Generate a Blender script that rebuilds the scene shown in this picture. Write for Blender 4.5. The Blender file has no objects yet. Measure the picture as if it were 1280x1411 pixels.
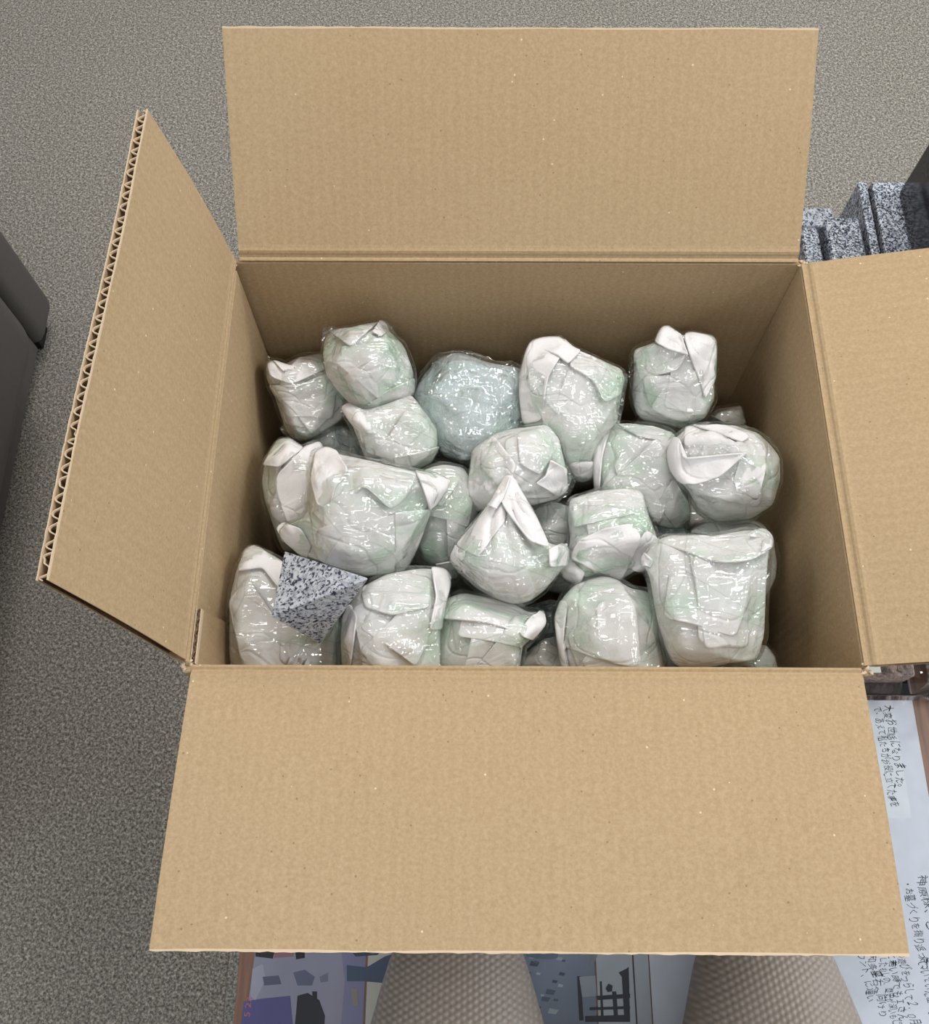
import bpy, bmesh, math, random
import numpy as np
from mathutils import Vector, Matrix
from mathutils.bvhtree import BVHTree

random.seed(7)
RNG = np.random.default_rng(11)
scene = bpy.context.scene
COL = scene.collection

# ------------------------------------------------------------------ camera
TABLE = 0.40            # height of the glass table top
RIM = TABLE + 0.30      # height of the carton's rim
FPX = 1303.6
CAMR = np.array([[0.99997551, -0.004277, 0.00553912],
                 [0.00606171, 0.92489916, -0.38016417],
                 [-0.00349717, 0.38018843, 0.92490244]])
CAMP = np.array([-0.0388974, -0.3153164, 0.6348884 + RIM])
cam_d = bpy.data.cameras.new('camera')
cam = bpy.data.objects.new('camera', cam_d)
COL.objects.link(cam)
cam_d.sensor_fit = 'HORIZONTAL'
cam_d.sensor_width = 36.0
cam_d.lens = 36.0 * FPX / 1280.0
cam_d.clip_start = 0.01
m4 = Matrix.Identity(4)
for i in range(3):
    for j in range(3):
        m4[i][j] = CAMR[i, j]
    m4[i][3] = CAMP[i]
cam.matrix_world = m4
scene.camera = cam

# ------------------------------------------------------------------ world, lamps, exposure
world = bpy.data.worlds.new('World')
scene.world = world
world.use_nodes = True
bg = world.node_tree.nodes['Background']
bg.inputs[0].default_value = (0.93, 0.97, 1.0, 1)
bg.inputs[1].default_value = 0.36


def area(name, loc, size, energy, color, target):
    l = bpy.data.lights.new(name, 'AREA')
    l.shape = 'RECTANGLE'
    l.size, l.size_y = size
    l.energy = energy
    l.color = color
    o = bpy.data.objects.new(name, l)
    COL.objects.link(o)
    o.location = loc
    d = Vector(target) - Vector(loc)
    o.rotation_euler = d.to_track_quat('-Z', 'Y').to_euler()
    return o


# fluorescent ceiling fittings of the room
area('ceiling_lamp_near', (-0.1, -1.35, 2.65), (1.25, 0.42), 12, (1.0, 1.0, 0.99), (-0.1, -1.349, 0))
area('ceiling_lamp_left', (-1.70, 0.15, 2.65), (0.42, 1.25), 11, (1.0, 1.0, 0.99), (-1.70, 0.151, 0))
area('ceiling_lamp_far', (0.25, 1.35, 2.65), (1.25, 0.42), 38, (1.0, 0.985, 0.95), (0.25, 1.351, 0))
area('ceiling_lamp_right', (1.85, -0.1, 2.65), (0.42, 1.25), 32, (1.0, 1.0, 0.99), (1.85, -0.099, 0))
# daylight from a window on the right-hand side of the room
area('window_daylight', (2.9, 0.7, 1.55), (1.8, 1.3), 34, (0.84, 0.92, 1.0), (0, 0, 0.6))
# and a smaller one far to the left, behind the photographer
area('window_daylight_left', (-2.3, -1.9, 1.5), (1.2, 1.2), 9, (0.70, 0.84, 1.0), (-0.8, -0.1, 0.0))

scene.view_settings.view_transform = 'Standard'
scene.view_settings.look = 'None'
scene.view_settings.gamma = 1.0
scene.view_settings.use_curve_mapping = False
scene.view_settings.exposure = 0.10


# ------------------------------------------------------------------ pixel helpers
def ray(px, py):
    d = np.array([(px - 640) / FPX, -(py - 705.5) / FPX, -1.0])
    return CAMR @ d


def at(px, py, z):
    """point of the place seen at a pixel, at world height z"""
    d = ray(px, py)
    return CAMP + d * ((z - CAMP[2]) / d[2])


# ------------------------------------------------------------------ materials
def lin(c):
    return tuple(((x / 255) / 12.92) if x / 255 <= 0.04045 else (((x / 255) + 0.055) / 1.055) ** 2.4 for x in c) + (1.0,)


class NT:
    def __init__(self, name):
        self.m = bpy.data.materials.new(name)
        self.m.use_nodes = True
        self.t = self.m.node_tree
        self.t.nodes.clear()
        self.out = self.t.nodes.new('ShaderNodeOutputMaterial')
        self.tc = self.t.nodes.new('ShaderNodeTexCoord')

    def n(self, typ, **kw):
        nd = self.t.nodes.new('ShaderNode' + typ)
        for k, v in kw.items():
            if k.startswith('i_'):
                key = k[2:]
                key = int(key) if key.isdigit() else key.replace('_', ' ')
                nd.inputs[key].default_value = v
            else:
                setattr(nd, k, v)
        return nd

    def l(self, a, b):
        self.t.links.new(a, b)

    def coord(self, scale=(1, 1, 1), rot=(0, 0, 0), src='Object'):
        mp = self.n('Mapping')
        mp.inputs['Scale'].default_value = scale
        mp.inputs['Rotation'].default_value = rot
        self.l(self.tc.outputs[src], mp.inputs['Vector'])
        return mp.outputs[0]

    def noise(self, vec, scale, detail=2, rough=0.5, dist=0):
        nd = self.n('TexNoise')
        nd.inputs['Scale'].default_value = scale
        nd.inputs['Detail'].default_value = detail
        nd.inputs['Roughness'].default_value = rough
        nd.inputs['Distortion'].default_value = dist
        self.l(vec, nd.inputs['Vector'])
        return nd.outputs['Fac']

    def ramp(self, fac, stops, interp='LINEAR'):
        r = self.n('ValToRGB')
        r.color_ramp.interpolation = interp
        e = r.color_ramp.elements
        while len(e) < len(stops):
            e.new(0.5)
        for k, (p, c) in enumerate(stops):
            e[k].position = p
            e[k].color = c if len(c) == 4 else tuple(c) + (1,)
        self.l(fac, r.inputs[0])
        return r.outputs[0]

    def math(self, op, a, b=None, clamp=False):
        nd = self.n('Math', operation=op, use_clamp=clamp)
        for k, x in enumerate((a, b)):
            if x is None:
                continue
            if isinstance(x, (int, float)):
                nd.inputs[k].default_value = x
            else:
                self.l(x, nd.inputs[k])
        return nd.outputs[0]

    def mixc(self, fac, a, b, mode='MIX'):
        nd = self.n('MixRGB', blend_type=mode)
        for k, x in enumerate((fac, a, b)):
            if isinstance(x, (int, float)):
                nd.inputs[k].default_value = x
            elif isinstance(x, tuple):
                nd.inputs[k].default_value = x
            else:
                self.l(x, nd.inputs[k])
        return nd.outputs[0]

    def bump(self, h, strength, dist=0.001, prev=None):
        b = self.n('Bump')
        b.inputs['Strength'].default_value = strength
        b.inputs['Distance'].default_value = dist
        self.l(h, b.inputs['Height'])
        if prev is not None:
            self.l(prev, b.inputs['Normal'])
        return b.outputs[0]

    def principled(self, color, rough=0.6, spec=0.3, normal=None, **kw):
        p = self.n('BsdfPrincipled')
        for key, x in (('Base Color', color), ('Roughness', rough), ('Specular IOR Level', spec), ('Normal', normal)):
            if x is None:
                continue
            if isinstance(x, (int, float, tuple)):
                p.inputs[key].default_value = x
            else:
                self.l(x, p.inputs[key])
        for k, v in kw.items():
            p.inputs[k.replace('_', ' ')].default_value = v
        self.l(p.outputs[0], self.out.inputs[0])
        return self.m


def plain(name, rgb, rough=0.6, spec=0.3):
    t = NT(name)
    v = t.coord()
    c = t.mixc(t.noise(v, 60, 3), lin(tuple(x * 0.95 for x in rgb)), lin(tuple(min(255, x * 1.04) for x in rgb)))
    return t.principled(c, rough, spec)


def mat_cardboard(name, flute_axis):
    t = NT(name)
    v = t.coord()
    base = t.mixc(t.noise(v, 9, 3), lin((170, 145, 111)), lin((178, 153, 119)))
    fib = t.noise(t.coord((1, 1, 1)), 420, 3, 0.7)
    base = t.mixc(0.35, base, t.ramp(fib, [(0.3, lin((144, 119, 88))), (0.7, lin((198, 174, 142)))]))
    # faint stripes where the liner follows the flutes
    wv = t.n('TexWave', wave_type='BANDS', bands_direction=flute_axis)
    wv.inputs['Scale'].default_value = 2 * math.pi / (0.009 * 20)
    wv.inputs['Distortion'].default_value = 0.6
    t.l(v, wv.inputs['Vector'])
    base = t.mixc(t.math('MULTIPLY', wv.outputs['Fac'], 0.10), base, lin((152, 125, 90)))
    sp = t.n('TexVoronoi')
    sp.inputs['Scale'].default_value = 85
    t.l(v, sp.inputs['Vector'])
    dark = t.math('LESS_THAN', sp.outputs['Distance'], 0.06)
    base = t.mixc(t.math('MULTIPLY', dark, 0.55), base, lin((120, 88, 56)))
    sp2 = t.n('TexVoronoi')
    sp2.inputs['Scale'].default_value = 62
    t.l(t.coord((1, 1, 1), (0.4, 0.7, 0.2)), sp2.inputs['Vector'])
    lt = t.math('LESS_THAN', sp2.outputs['Distance'], 0.045)
    base = t.mixc(t.math('MULTIPLY', lt, 0.6), base, lin((238, 218, 186)))
    nb = t.bump(fib, 0.25, 0.0006)
    nb = t.bump(wv.outputs['Fac'], 0.12, 0.0006, nb)
    return t.principled(base, 0.82, 0.15, nb)


def mat_granite(name, light, mid, dark, scale=1.0, rough=0.35, spec=0.5, thr=0.55):
    t = NT(name)
    v = t.coord()
    n1 = t.noise(v, 260 * scale, 3, 0.65)
    n2 = t.noise(t.coord((1, 1, 1), (0.6, 0.2, 1.1)), 520 * scale, 2, 0.6)
    c = t.ramp(n1, [(0.38, lin(mid)), (0.56, lin(light))])
    d = t.ramp(n2, [(thr - 0.03, (0, 0, 0)), (thr + 0.03, (1, 1, 1))])
    c = t.mixc(d, c, lin(dark))
    n3 = t.noise(t.coord((1, 1, 1), (1.6, 0.9, 0.1)), 300 * scale, 2, 0.5)
    d3 = t.ramp(n3, [(0.60, (0, 0, 0)), (0.66, (1, 1, 1))])
    c = t.mixc(d3, c, lin(tuple(x * 0.8 for x in dark)))
    return t.principled(c, rough, spec)


def mat_cloth():
    t = NT('cloth_wrap')
    v = t.coord()
    c = t.mixc(t.noise(v, 25, 3), lin((218, 214, 213)), lin((228, 225, 224)))
    fz = t.noise(v, 700, 2, 0.6)
    c = t.mixc(0.12, c, t.ramp(fz, [(0.3, lin((186, 181, 179))), (0.7, lin((236, 232, 231)))]))
    nb = t.bump(fz, 0.25, 0.0005)
    vo = t.n('TexVoronoi', feature='DISTANCE_TO_EDGE')
    vo.inputs['Scale'].default_value = 15
    nz = t.n('TexNoise')
    nz.inputs['Scale'].default_value = 10
    mv = t.n('VectorMath', operation='ADD')
    sc = t.n('VectorMath', operation='SCALE')
    sc.inputs['Scale'].default_value = 0.12
    t.l(v, nz.inputs['Vector'])
    t.l(nz.outputs['Color'], sc.inputs[0])
    t.l(sc.outputs[0], mv.inputs[0])
    t.l(v, mv.inputs[1])
    t.l(mv.outputs[0], vo.inputs['Vector'])
    cr = t.ramp(vo.outputs['Distance'], [(0.0, (0, 0, 0)), (0.035, (1, 1, 1))])
    nb = t.bump(cr, 0.45, 0.0015, nb)
    n2 = t.noise(t.coord((1, 1, 1)), 45, 2, 0.5, 1.2)
    nb = t.bump(n2, 0.5, 0.004, nb)
    return t.principled(c, 0.9, 0.1, nb)


def mat_film(name, tint_a, tint_b, gain=1.8, base=0.015, rot=(0.3, 0.5, 0.9), rough=0.05, crinkle=1.0, cap=0.34, fine=1.0, streak=0.7):
    """thin clear stretch film: tinted transmission and wrinkled gloss"""
    t = NT(name)
    v = t.coord()
    # lap marks of the wound layers
    lay = t.noise(t.coord((1, 4.5, 4.5), rot), 13, 1, 0.5, 0.8)
    big = t.noise(v, 16, 1, 0.5)
    f = t.ramp(t.math('ADD', t.math('MULTIPLY', lay, 0.55), t.math('MULTIPLY', big, 0.45)),
               [(0.44, (0, 0, 0)), (0.62, (1, 1, 1))])
    tint = t.mixc(f, tint_a, tint_b)

    def ridge(vec, scale, detail=1, dist=0.6):
        n = t.noise(vec, scale, detail, 0.5, dist)
        return t.math('ABSOLUTE', t.math('SUBTRACT', n, 0.5))
    def cells(vec, scale, warp):
        nz = t.n('TexNoise')
        nz.inputs['Scale'].default_value = scale * 0.7
        nz.inputs['Detail'].default_value = 0
        sc = t.n('VectorMath', operation='SCALE')
        sc.inputs['Scale'].default_value = warp
        ad = t.n('VectorMath', operation='ADD')
        vo = t.n('TexVoronoi', feature='DISTANCE_TO_EDGE')
        vo.inputs['Scale'].default_value = scale
        t.l(vec, nz.inputs['Vector'])
        t.l(nz.outputs['Color'], sc.inputs[0])
        t.l(sc.outputs[0], ad.inputs[0])
        t.l(vec, ad.inputs[1])
        t.l(ad.outputs[0], vo.inputs['Vector'])
        return vo.outputs['Distance']
    # taut facets between sharp creases, then drawn-out pulls
    c1 = cells(t.coord((1, 2.4, 2.4), rot), 12 * fine, 0.03)
    c2 = cells(t.coord((2.6, 1, 2.6), (rot[1], rot[2], rot[0])), 34 * fine, 0.02)
    # edges of the wound layers read as thin lines
    ln = t.ramp(cells(t.coord((1.0, 1.6, 0.7), (rot[2], rot[0], rot[1])), 13, 0.05), [(0.0, (1, 1, 1)), (0.012, (0, 0, 0))])
    tint = t.mixc(t.math('MULTIPLY', ln, 0.55), tint, (0.62, 0.70, 0.63, 1))
    r1 = ridge(t.coord((1, 7, 7), rot), 8)
    nb = t.bump(c1, 0.55 * crinkle, 0.012)
    nb = t.bump(c2, 0.30 * crinkle, 0.006, nb)
    nb = t.bump(r1, 0.6 * crinkle, 0.008, nb)
    # fine stretch lines, only in places
    r4 = t.math('MULTIPLY', ridge(t.coord((1, 16, 16), (rot[0] + 0.5, rot[1], rot[2] + 0.7)), 14, 0, 0.3), big)
    nb = t.bump(r4, streak * crinkle, 0.007, nb)
    fr = t.n('Fresnel')
    fr.inputs['IOR'].default_value = 1.5
    t.l(nb, fr.inputs['Normal'])
    fac = t.math('ADD', t.math('MULTIPLY', fr.outputs[0], gain), base, clamp=True)
    fac = t.math('MINIMUM', fac, cap)
    tr = t.n('BsdfTransparent')
    t.l(tint, tr.inputs[0])
    gl = t.n('BsdfGlossy')
    gl.inputs['Roughness'].default_value = rough
    gl.inputs[0].default_value = (1, 1, 1, 1)
    t.l(nb, gl.inputs['Normal'])
    mx = t.n('MixShader')
    t.l(fac, mx.inputs[0])
    t.l(tr.outputs[0], mx.inputs[1])
    t.l(gl.outputs[0], mx.inputs[2])
    t.l(mx.outputs[0], t.out.inputs[0])
    return t.m


def mat_clear(name, tint, gain=1.0, base=0.0, rough=0.03):
    t = NT(name)
    fr = t.n('Fresnel')
    fr.inputs['IOR'].default_value = 1.5
    fac = t.math('ADD', t.math('MULTIPLY', fr.outputs[0], gain), base, clamp=True)
    tr = t.n('BsdfTransparent')
    v = t.coord()
    t.l(t.mixc(t.noise(v, 8), tint, tuple(min(1, x * 1.02) for x in tint[:3]) + (1,)), tr.inputs[0])
    gl = t.n('BsdfGlossy')
    gl.inputs['Roughness'].default_value = rough
    mx = t.n('MixShader')
    t.l(fac, mx.inputs[0])
    t.l(tr.outputs[0], mx.inputs[1])
    t.l(gl.outputs[0], mx.inputs[2])
    t.l(mx.outputs[0], t.out.inputs[0])
    return t.m


def mat_floor():
    t = NT('speckled_carpet')
    v = t.coord()
    n1 = t.noise(v, 215, 3, 0.75)
    n2 = t.noise(t.coord((1, 1, 1), (0, 0, 0.7)), 340, 2, 0.6)
    c = t.ramp(n1, [(0.34, lin((38, 36, 34))), (0.5, lin((112, 107, 99))), (0.64, lin((198, 191, 179)))])
    d = t.ramp(n2, [(0.34, lin((40, 38, 36))), (0.48, lin((116, 111, 103))), (0.66, lin((198, 191, 179)))])
    c = t.mixc(0.5, c, d)
    big = t.noise(v, 3.0, 2)
    c = t.mixc(0.12, c, t.ramp(big, [(0.3, lin((118, 112, 104))), (0.7, lin((142, 140, 136)))]))
    return t.principled(c, 0.85, 0.25, t.bump(n1, 0.5, 0.003))


def mat_wood():
    t = NT('brown_wood')
    n = t.noise(t.coord((30, 2.0, 30)), 6, 4, 0.6, 0.4)
    c = t.ramp(n, [(0.3, lin((112, 76, 58))), (0.7, lin((146, 104, 82)))])
    return t.principled(c, 0.4, 0.4)


def mat_trousers():
    """taupe knit with a small honeycomb relief"""
    t = NT('honeycomb_knit')
    v = t.coord()
    sx = t.n('SeparateXYZ')
    t.l(v, sx.inputs[0])
    k = 2 * math.pi / 0.0043
    waves = []
    for ang in (0, 60, 120):
        a = math.radians(ang)
        ph = t.math('ADD', t.math('MULTIPLY', sx.outputs[0], k * math.cos(a)),
                    t.math('MULTIPLY', sx.outputs[1], k * math.sin(a)))
        waves.append(t.math('COSINE', ph))
    h = t.math('ADD', t.math('ADD', waves[0], waves[1]), waves[2])
    h = t.math('MULTIPLY', t.math('ADD', h, 1.5), 1 / 4.5)
    c = t.ramp(h, [(0.05, lin((136, 125, 116))), (0.6, lin((154, 143, 133)))])
    c = t.mixc(0.15, c, t.ramp(t.noise(v, 900, 2), [(0.3, lin((100, 90, 82))), (0.7, lin((175, 165, 155)))]))
    nb = t.bump(h, 0.8, 0.0009)
    nb = t.bump(t.noise(v, 22, 2), 0.5, 0.006, nb)
    return t.principled(c, 0.45, 0.45, nb)


def mat_leather():
    t = NT('charcoal_vinyl')
    v = t.coord()
    n = t.noise(v, 260, 3, 0.6)
    c = t.mixc(n, lin((78, 74, 71)), lin((90, 86, 83)))
    return t.principled(c, 0.5, 0.35, t.bump(n, 0.2, 0.001))


def mat_gravel():
    t = NT('brown_gravel')
    v = t.coord()
    n = t.noise(v, 300, 3, 0.7)
    c = t.ramp(n, [(0.3, lin((130, 106, 98))), (0.55, lin((182, 160, 150))), (0.75, lin((220, 206, 198)))])
    return t.principled(c, 0.7, 0.3, t.bump(n, 0.6, 0.003))


M = dict(
    card_x=mat_cardboard('cardboard_flutes_across_x', 'X'),
    card_y=mat_cardboard('cardboard_flutes_across_y', 'Y'),
    card_edge=plain('cardboard_torn_edge', (206, 184, 156), 0.9, 0.1),
    flute=plain('corrugated_medium', (118, 92, 74), 0.9, 0.1),  # darker than the medium itself: shade of the flute hollows put into its colour
    cloth=mat_cloth(),
    granite=mat_granite('pale_speckled_granite', (192, 196, 203), (150, 155, 165), (54, 60, 80), 0.85, 0.5, 0.35, 0.572),
    granite_dark=mat_granite('dark_speckled_granite', (206, 212, 224), (120, 127, 142), (26, 28, 38), 1.0, 0.3, 0.5, 0.53),
    granite_black=mat_granite('black_polished_granite', (66, 62, 66), (40, 38, 42), (20, 19, 22), 1.2, 0.12, 0.6, 0.52),
    floor=mat_floor(), wood=mat_wood(), trousers=mat_trousers(), leather=mat_leather(), gravel=mat_gravel(),
    glass=mat_clear('table_glass', (0.975, 0.985, 0.985, 1), 0.5),
    clear=mat_clear('clear_plastic', (0.985, 0.985, 0.985, 1), 1.0, 0.02, 0.05),
    paper=plain('white_paper', (214, 217, 228), 0.8, 0.2),
    paper2=plain('letter_paper', (222, 226, 233), 0.8, 0.2),
    ink=plain('black_ink', (72, 74, 86), 0.8, 0.1),
    black=plain('black_plastic', (24, 23, 24), 0.35, 0.4),
    sticker=plain('pale_green_sticker', (196, 200, 188), 0.7, 0.2),
    lining=plain('bubble_core', (210, 217, 219), 0.6, 0.3),
    bubble=mat_film('crinkled_clear_wrap', (0.97, 0.985, 0.98, 1), (0.86, 0.94, 0.915, 1), 2.4, 0.06, (0.4, 0.9, 0.3), 0.05, 1.5, 0.5, 2.2, 0.0),
)
GA, GB = (0.99, 1.0, 0.99, 1), (0.835, 0.935, 0.855, 1)
FILMS = [mat_film('stretch_film_a', GA, GB, rot=(0.3, 0.5, 0.9)),
         mat_film('stretch_film_b', GA, (0.795, 0.918, 0.82, 1), rot=(1.3, 0.2, 2.1)),
         mat_film('stretch_film_c', GA, (0.88, 0.96, 0.895, 1), rot=(0.1, 1.2, 0.4)),
         mat_film('stretch_film_d', GA, GB, rot=(2.2, 0.8, 1.5))]


# ------------------------------------------------------------------ object helpers
def mesh_obj(name, verts, faces, mat, parent=None, smooth=True, loc=None):
    """verts in world coordinates; the object's origin goes to loc (or the parent's origin)"""
    verts = np.asarray(verts, float)
    org = np.zeros(3)
    if parent is not None:
        p = parent
        while p is not None:
            org = org + np.array(p.location)
            p = p.parent
    elif loc is not None:
        org = np.asarray(loc, float)
    me = bpy.data.meshes.new(name)
    me.from_pydata((verts - org).tolist(), [], [list(map(int, f)) for f in faces])
    me.update()
    if mat is not None:
        me.materials.append(mat)
    if smooth:
        me.polygons.foreach_set('use_smooth', [True] * len(me.polygons))
    o = bpy.data.objects.new(name, me)
    COL.objects.link(o)
    if parent is not None:
        o.parent = parent
    else:
        o.location = org
    return o


def bm_obj(name, bm, mat, parent=None, smooth=False, loc=None):
    bm.verts.ensure_lookup_table()
    bm.verts.index_update()
    v = [tuple(x.co) for x in bm.verts]
    f = [[q.index for q in p.verts] for p in bm.faces]
    bm.free()
    return mesh_obj(name, v, f, mat, parent, smooth, loc)


def thing(name, label, cat, loc, group=None):
    o = bpy.data.objects.new(name, None)
    o.empty_display_size = 0.05
    COL.objects.link(o)
    o.location = tuple(float(x) for x in loc)
    return tag(o, label, cat, group)


def tag(o, label, cat, group=None):
    o['label'] = label
    o['category'] = cat
    if group:
        o['group'] = group
    return o


def bev_box(x0, x1, y0, y1, z0, z1, r=0.004, seg=2):
    bm = bmesh.new()
    bmesh.ops.create_cube(bm, size=1.0)
    for v in bm.verts:
        v.co = Vector(((x0 + x1) / 2 + v.co.x * (x1 - x0), (y0 + y1) / 2 + v.co.y * (y1 - y0), (z0 + z1) / 2 + v.co.z * (z1 - z0)))
    if r > 0:
        bmesh.ops.bevel(bm, geom=bm.edges[:], offset=r, segments=seg, profile=0.5, affect='EDGES')
    return bm


# ================================================================== SETTING
bm = bmesh.new()
bmesh.ops.create_grid(bm, x_segments=4, y_segments=4, size=8)
fl = bm_obj('floor', bm, M['floor'])
fl['kind'] = 'structure'

# ================================================================== TABLE
TX0, TX1, TY0, TY1 = -0.246, 0.66, -0.432, 0.425
ZW = TABLE - 0.008
tb = thing('coffee_table', 'low brown wooden table with a glass top under the carton', 'table', (0.2, 0, 0))
bm_obj('table_top', bev_box(TX0, TX1, TY0, TY1, ZW - 0.032, ZW, 0.003), M['wood'], tb)
for x in (TX0 + 0.04, TX1 - 0.04):
    for y in (TY0 + 0.04, TY1 - 0.04):
        bm_obj('leg', bev_box(x - 0.025, x + 0.025, y - 0.025, y + 0.025, 0, ZW - 0.032, 0.003), M['wood'], tb)
bm_obj('apron', bev_box(TX0 + 0.05, TX1 - 0.05, TY0 + 0.03, TY0 + 0.05, ZW - 0.09, ZW - 0.032, 0.002), M['wood'], tb)
bm_obj('apron', bev_box(TX0 + 0.05, TX1 - 0.05, TY1 - 0.05, TY1 - 0.03, ZW - 0.09, ZW - 0.032, 0.002), M['wood'], tb)
bm_obj('glass_pane', bev_box(TX0 - 0.008, TX1 + 0.008, TY0 - 0.004, TY1 + 0.004, TABLE - 0.005, TABLE, 0.0012), M['glass'], tb)

# ================================================================== CARTON
W, D, T = 0.46, 0.3345, 0.005
LINER = 0.0006
box = thing('cardboard_box', 'open brown corrugated cardboard carton full of wrapped bundles on the table', 'box', (0, 0, TABLE))
hw, hd = W / 2, D / 2


def panel_wall(name, x0, x1, y0, y1, mat):
    return bm_obj(name, bev_box(x0, x1, y0, y1, TABLE + 0.001, RIM - 0.004, 0.0008, 1), mat, box)


panel_wall('wall', -hw - T, hw + T, hd, hd + T, M['card_x'])
panel_wall('wall', -hw - T, hw + T, -hd - T, -hd, M['card_x'])
panel_wall('wall', -hw - T, -hw, -hd, hd - 0.007, M['card_y'])
bm_obj('corner_crease', bev_box(-hw - T - 0.001, -hw - T, -hd + 0.32, hd + T, TABLE + 0.001, RIM - 0.004, 0), M['card_y'], box)
panel_wall('wall', hw, hw + T, -hd, hd, M['card_y'])
bm_obj('bottom', bev_box(-hw, hw, -hd, hd, TABLE + 0.001, TABLE + 0.006, 0.0005, 1), M['card_x'], box)


def pwave(P, seed, freq, n=5):
    r = np.random.default_rng(seed)
    out = np.zeros(len(P))
    for _ in range(n):
        k = r.normal(size=3)
        k *= freq * (0.6 + 0.8 * r.random()) / np.linalg.norm(k)
        out += np.sin(P @ k + r.random() * 6.28)
    return out / math.sqrt(n)


def flap(h0, h1, out, a0, a1, L, mat, s0=0.0, s1=0.0, sag=0.0, gap=0.002, seed=1, label=None):
    """hinged flap: h0,h1 hinge ends; out = horizontal outward unit vector; a0,a1 angles (deg) at the two ends;
    two paper liners with the corrugated medium between them"""
    T = 0.0068
    h0, h1, out = map(lambda q: np.asarray(q, float), (h0, h1, out))
    along = (h1 - h0) / np.linalg.norm(h1 - h0)
    NU, NS = 48, 40
    svals = np.concatenate([[0, 0.0015, 0.003, 0.0045, 0.006, 0.008, 0.010, 0.0125], np.linspace(0.018, L, NS - 8)])

    def frame(u, s, off):
        a = math.radians(a0 + (a1 - a0) * u)
        hp = h0 + (h1 - h0) * (gap / 0.4 + u * (1 - gap / 0.2))
        lat = s0 + (s1 - s0) * u
        # the bend: the first centimetre rolls from the wall's direction into the flap's
        ds = 0.0
        d = out * math.cos(a) + np.array([0, 0, 1]) * math.sin(a)
        nrm = -out * math.sin(a) + np.array([0, 0, 1]) * math.cos(a)   # side that faces up / inward
        bow = sag * math.sin(math.pi * min(1, s / L)) + 0.0007 * math.sin(7 * u + seed) * (s / L)
        # score line: pinched, then a small proud bead
        sc = -0.0016 * math.exp(-((s - 0.0035) / 0.0016) ** 2) + 0.0007 * math.exp(-((s - 0.008) / 0.002) ** 2)
        th = T * min(1, 0.45 + 0.55 * s / 0.008)
        p = hp + along * lat * (s / L) + d * s
        if off == 'in':
            return p + nrm * (bow + sc)
        if off == 'out':
            return p + nrm * (bow - th)
        return p + nrm * (bow - th * off)

    def sheet(layer_hi, layer_lo):
        verts, faces = [], []
        for lay in (layer_hi, layer_lo):
            for i in range(NU + 1):
                for s in svals:
                    jag = 0.0007 * math.sin(i * 12.9898 + seed * 3) * (s > L - 1e-6)
                    q = frame(i / NU, s + jag, lay[0])
                    a = math.radians(a0 + (a1 - a0) * i / NU)
                    nrm = -out * math.sin(a) + np.array([0, 0, 1]) * math.cos(a)
                    verts.append(q + nrm * lay[1])
        n1 = len(svals)
        N = (NU + 1) * n1
        for i in range(NU):
            for j in range(n1 - 1):
                a = i * n1 + j
                faces.append((a, a + 1, a + n1 + 1, a + n1))
                faces.append((N + a, N + a + n1, N + a + n1 + 1, N + a + 1))
        for j in range(n1 - 1):
            faces.append((j, N + j, N + j + 1, j + 1))
            k = NU * n1 + j
            faces.append((k, k + 1, N + k + 1, N + k))
        for i in range(NU):
            a = i * n1
            faces.append((a, a + n1, N + a + n1, N + a))
            b = a + n1 - 1
            faces.append((b, N + b, N + b + n1, b + n1))
        return verts, faces

    root = bpy.data.objects.new('flap', None)
    v, f = sheet(('in', 0.0), ('in', -LINER))
    fl_o = mesh_obj('flap', v, f, mat, box, smooth=False)
    if label:
        fl_o['label'] = label
    v, f = sheet(('out', LINER), ('out', 0.0))
    mesh_obj('outer_liner', v, f, mat, fl_o, smooth=False)
    bpy.data.objects.remove(root)
    # corrugated medium, open at the outer edge
    length = np.linalg.norm(h1 - h0)
    nw = int(round(length / 0.0092))
    seg = 12
    verts, faces = [], []
    ss = [L - 0.0002, L - 0.0018, L - 0.014, L - 0.03, 0.02]
    tm = 0.0007
    K = nw * seg
    r = np.random.default_rng(seed)
    wob = r.normal(size=nw + 2) * 0.12
    for sgn in (0, 1):
        for i in range(K + 1):
            u = i / K
            wv = i / seg
            ph = 2 * math.pi * (wv + wob[int(wv)] * math.sin(math.pi * (wv % 1)) ** 2)
            c = math.sin(ph)
            c = math.copysign(abs(c) ** 0.8, c)
            amp = 0.5 - 0.0007 / T
            for s in ss:
                q = frame(u, s, 0.5 + amp * c)
                a = math.radians(a0 + (a1 - a0) * u)
                nrm = -out * math.sin(a) + np.array([0, 0, 1]) * math.cos(a)
                # thickness normal to the sheet
                dcy = 2 * math.pi * amp * T * math.cos(ph) / 0.0088
                tn = (nrm + along * dcy) / math.sqrt(1 + dcy * dcy)
                verts.append(q + tn * tm * (sgn - 0.5))
    n1 = len(ss)
    N = (K + 1) * n1
    for i in range(K):
        for j in range(n1 - 1):
            a = i * n1 + j
            faces.append((a, a + 1, a + n1 + 1, a + n1))
            faces.append((N + a, N + a + n1, N + a + n1 + 1, N + a + 1))
        a = i * n1
        faces.append((a, a + n1, N + a + n1, N + a))
    fo_ = mesh_obj('fluting', verts, faces, M['flute'], fl_o)
    fo_.data.materials.append(M['card_edge'])
    for pg in fo_.data.polygons:
        if all((vi % n1) <= 1 for vi in pg.vertices):
            pg.material_index = 1
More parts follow.
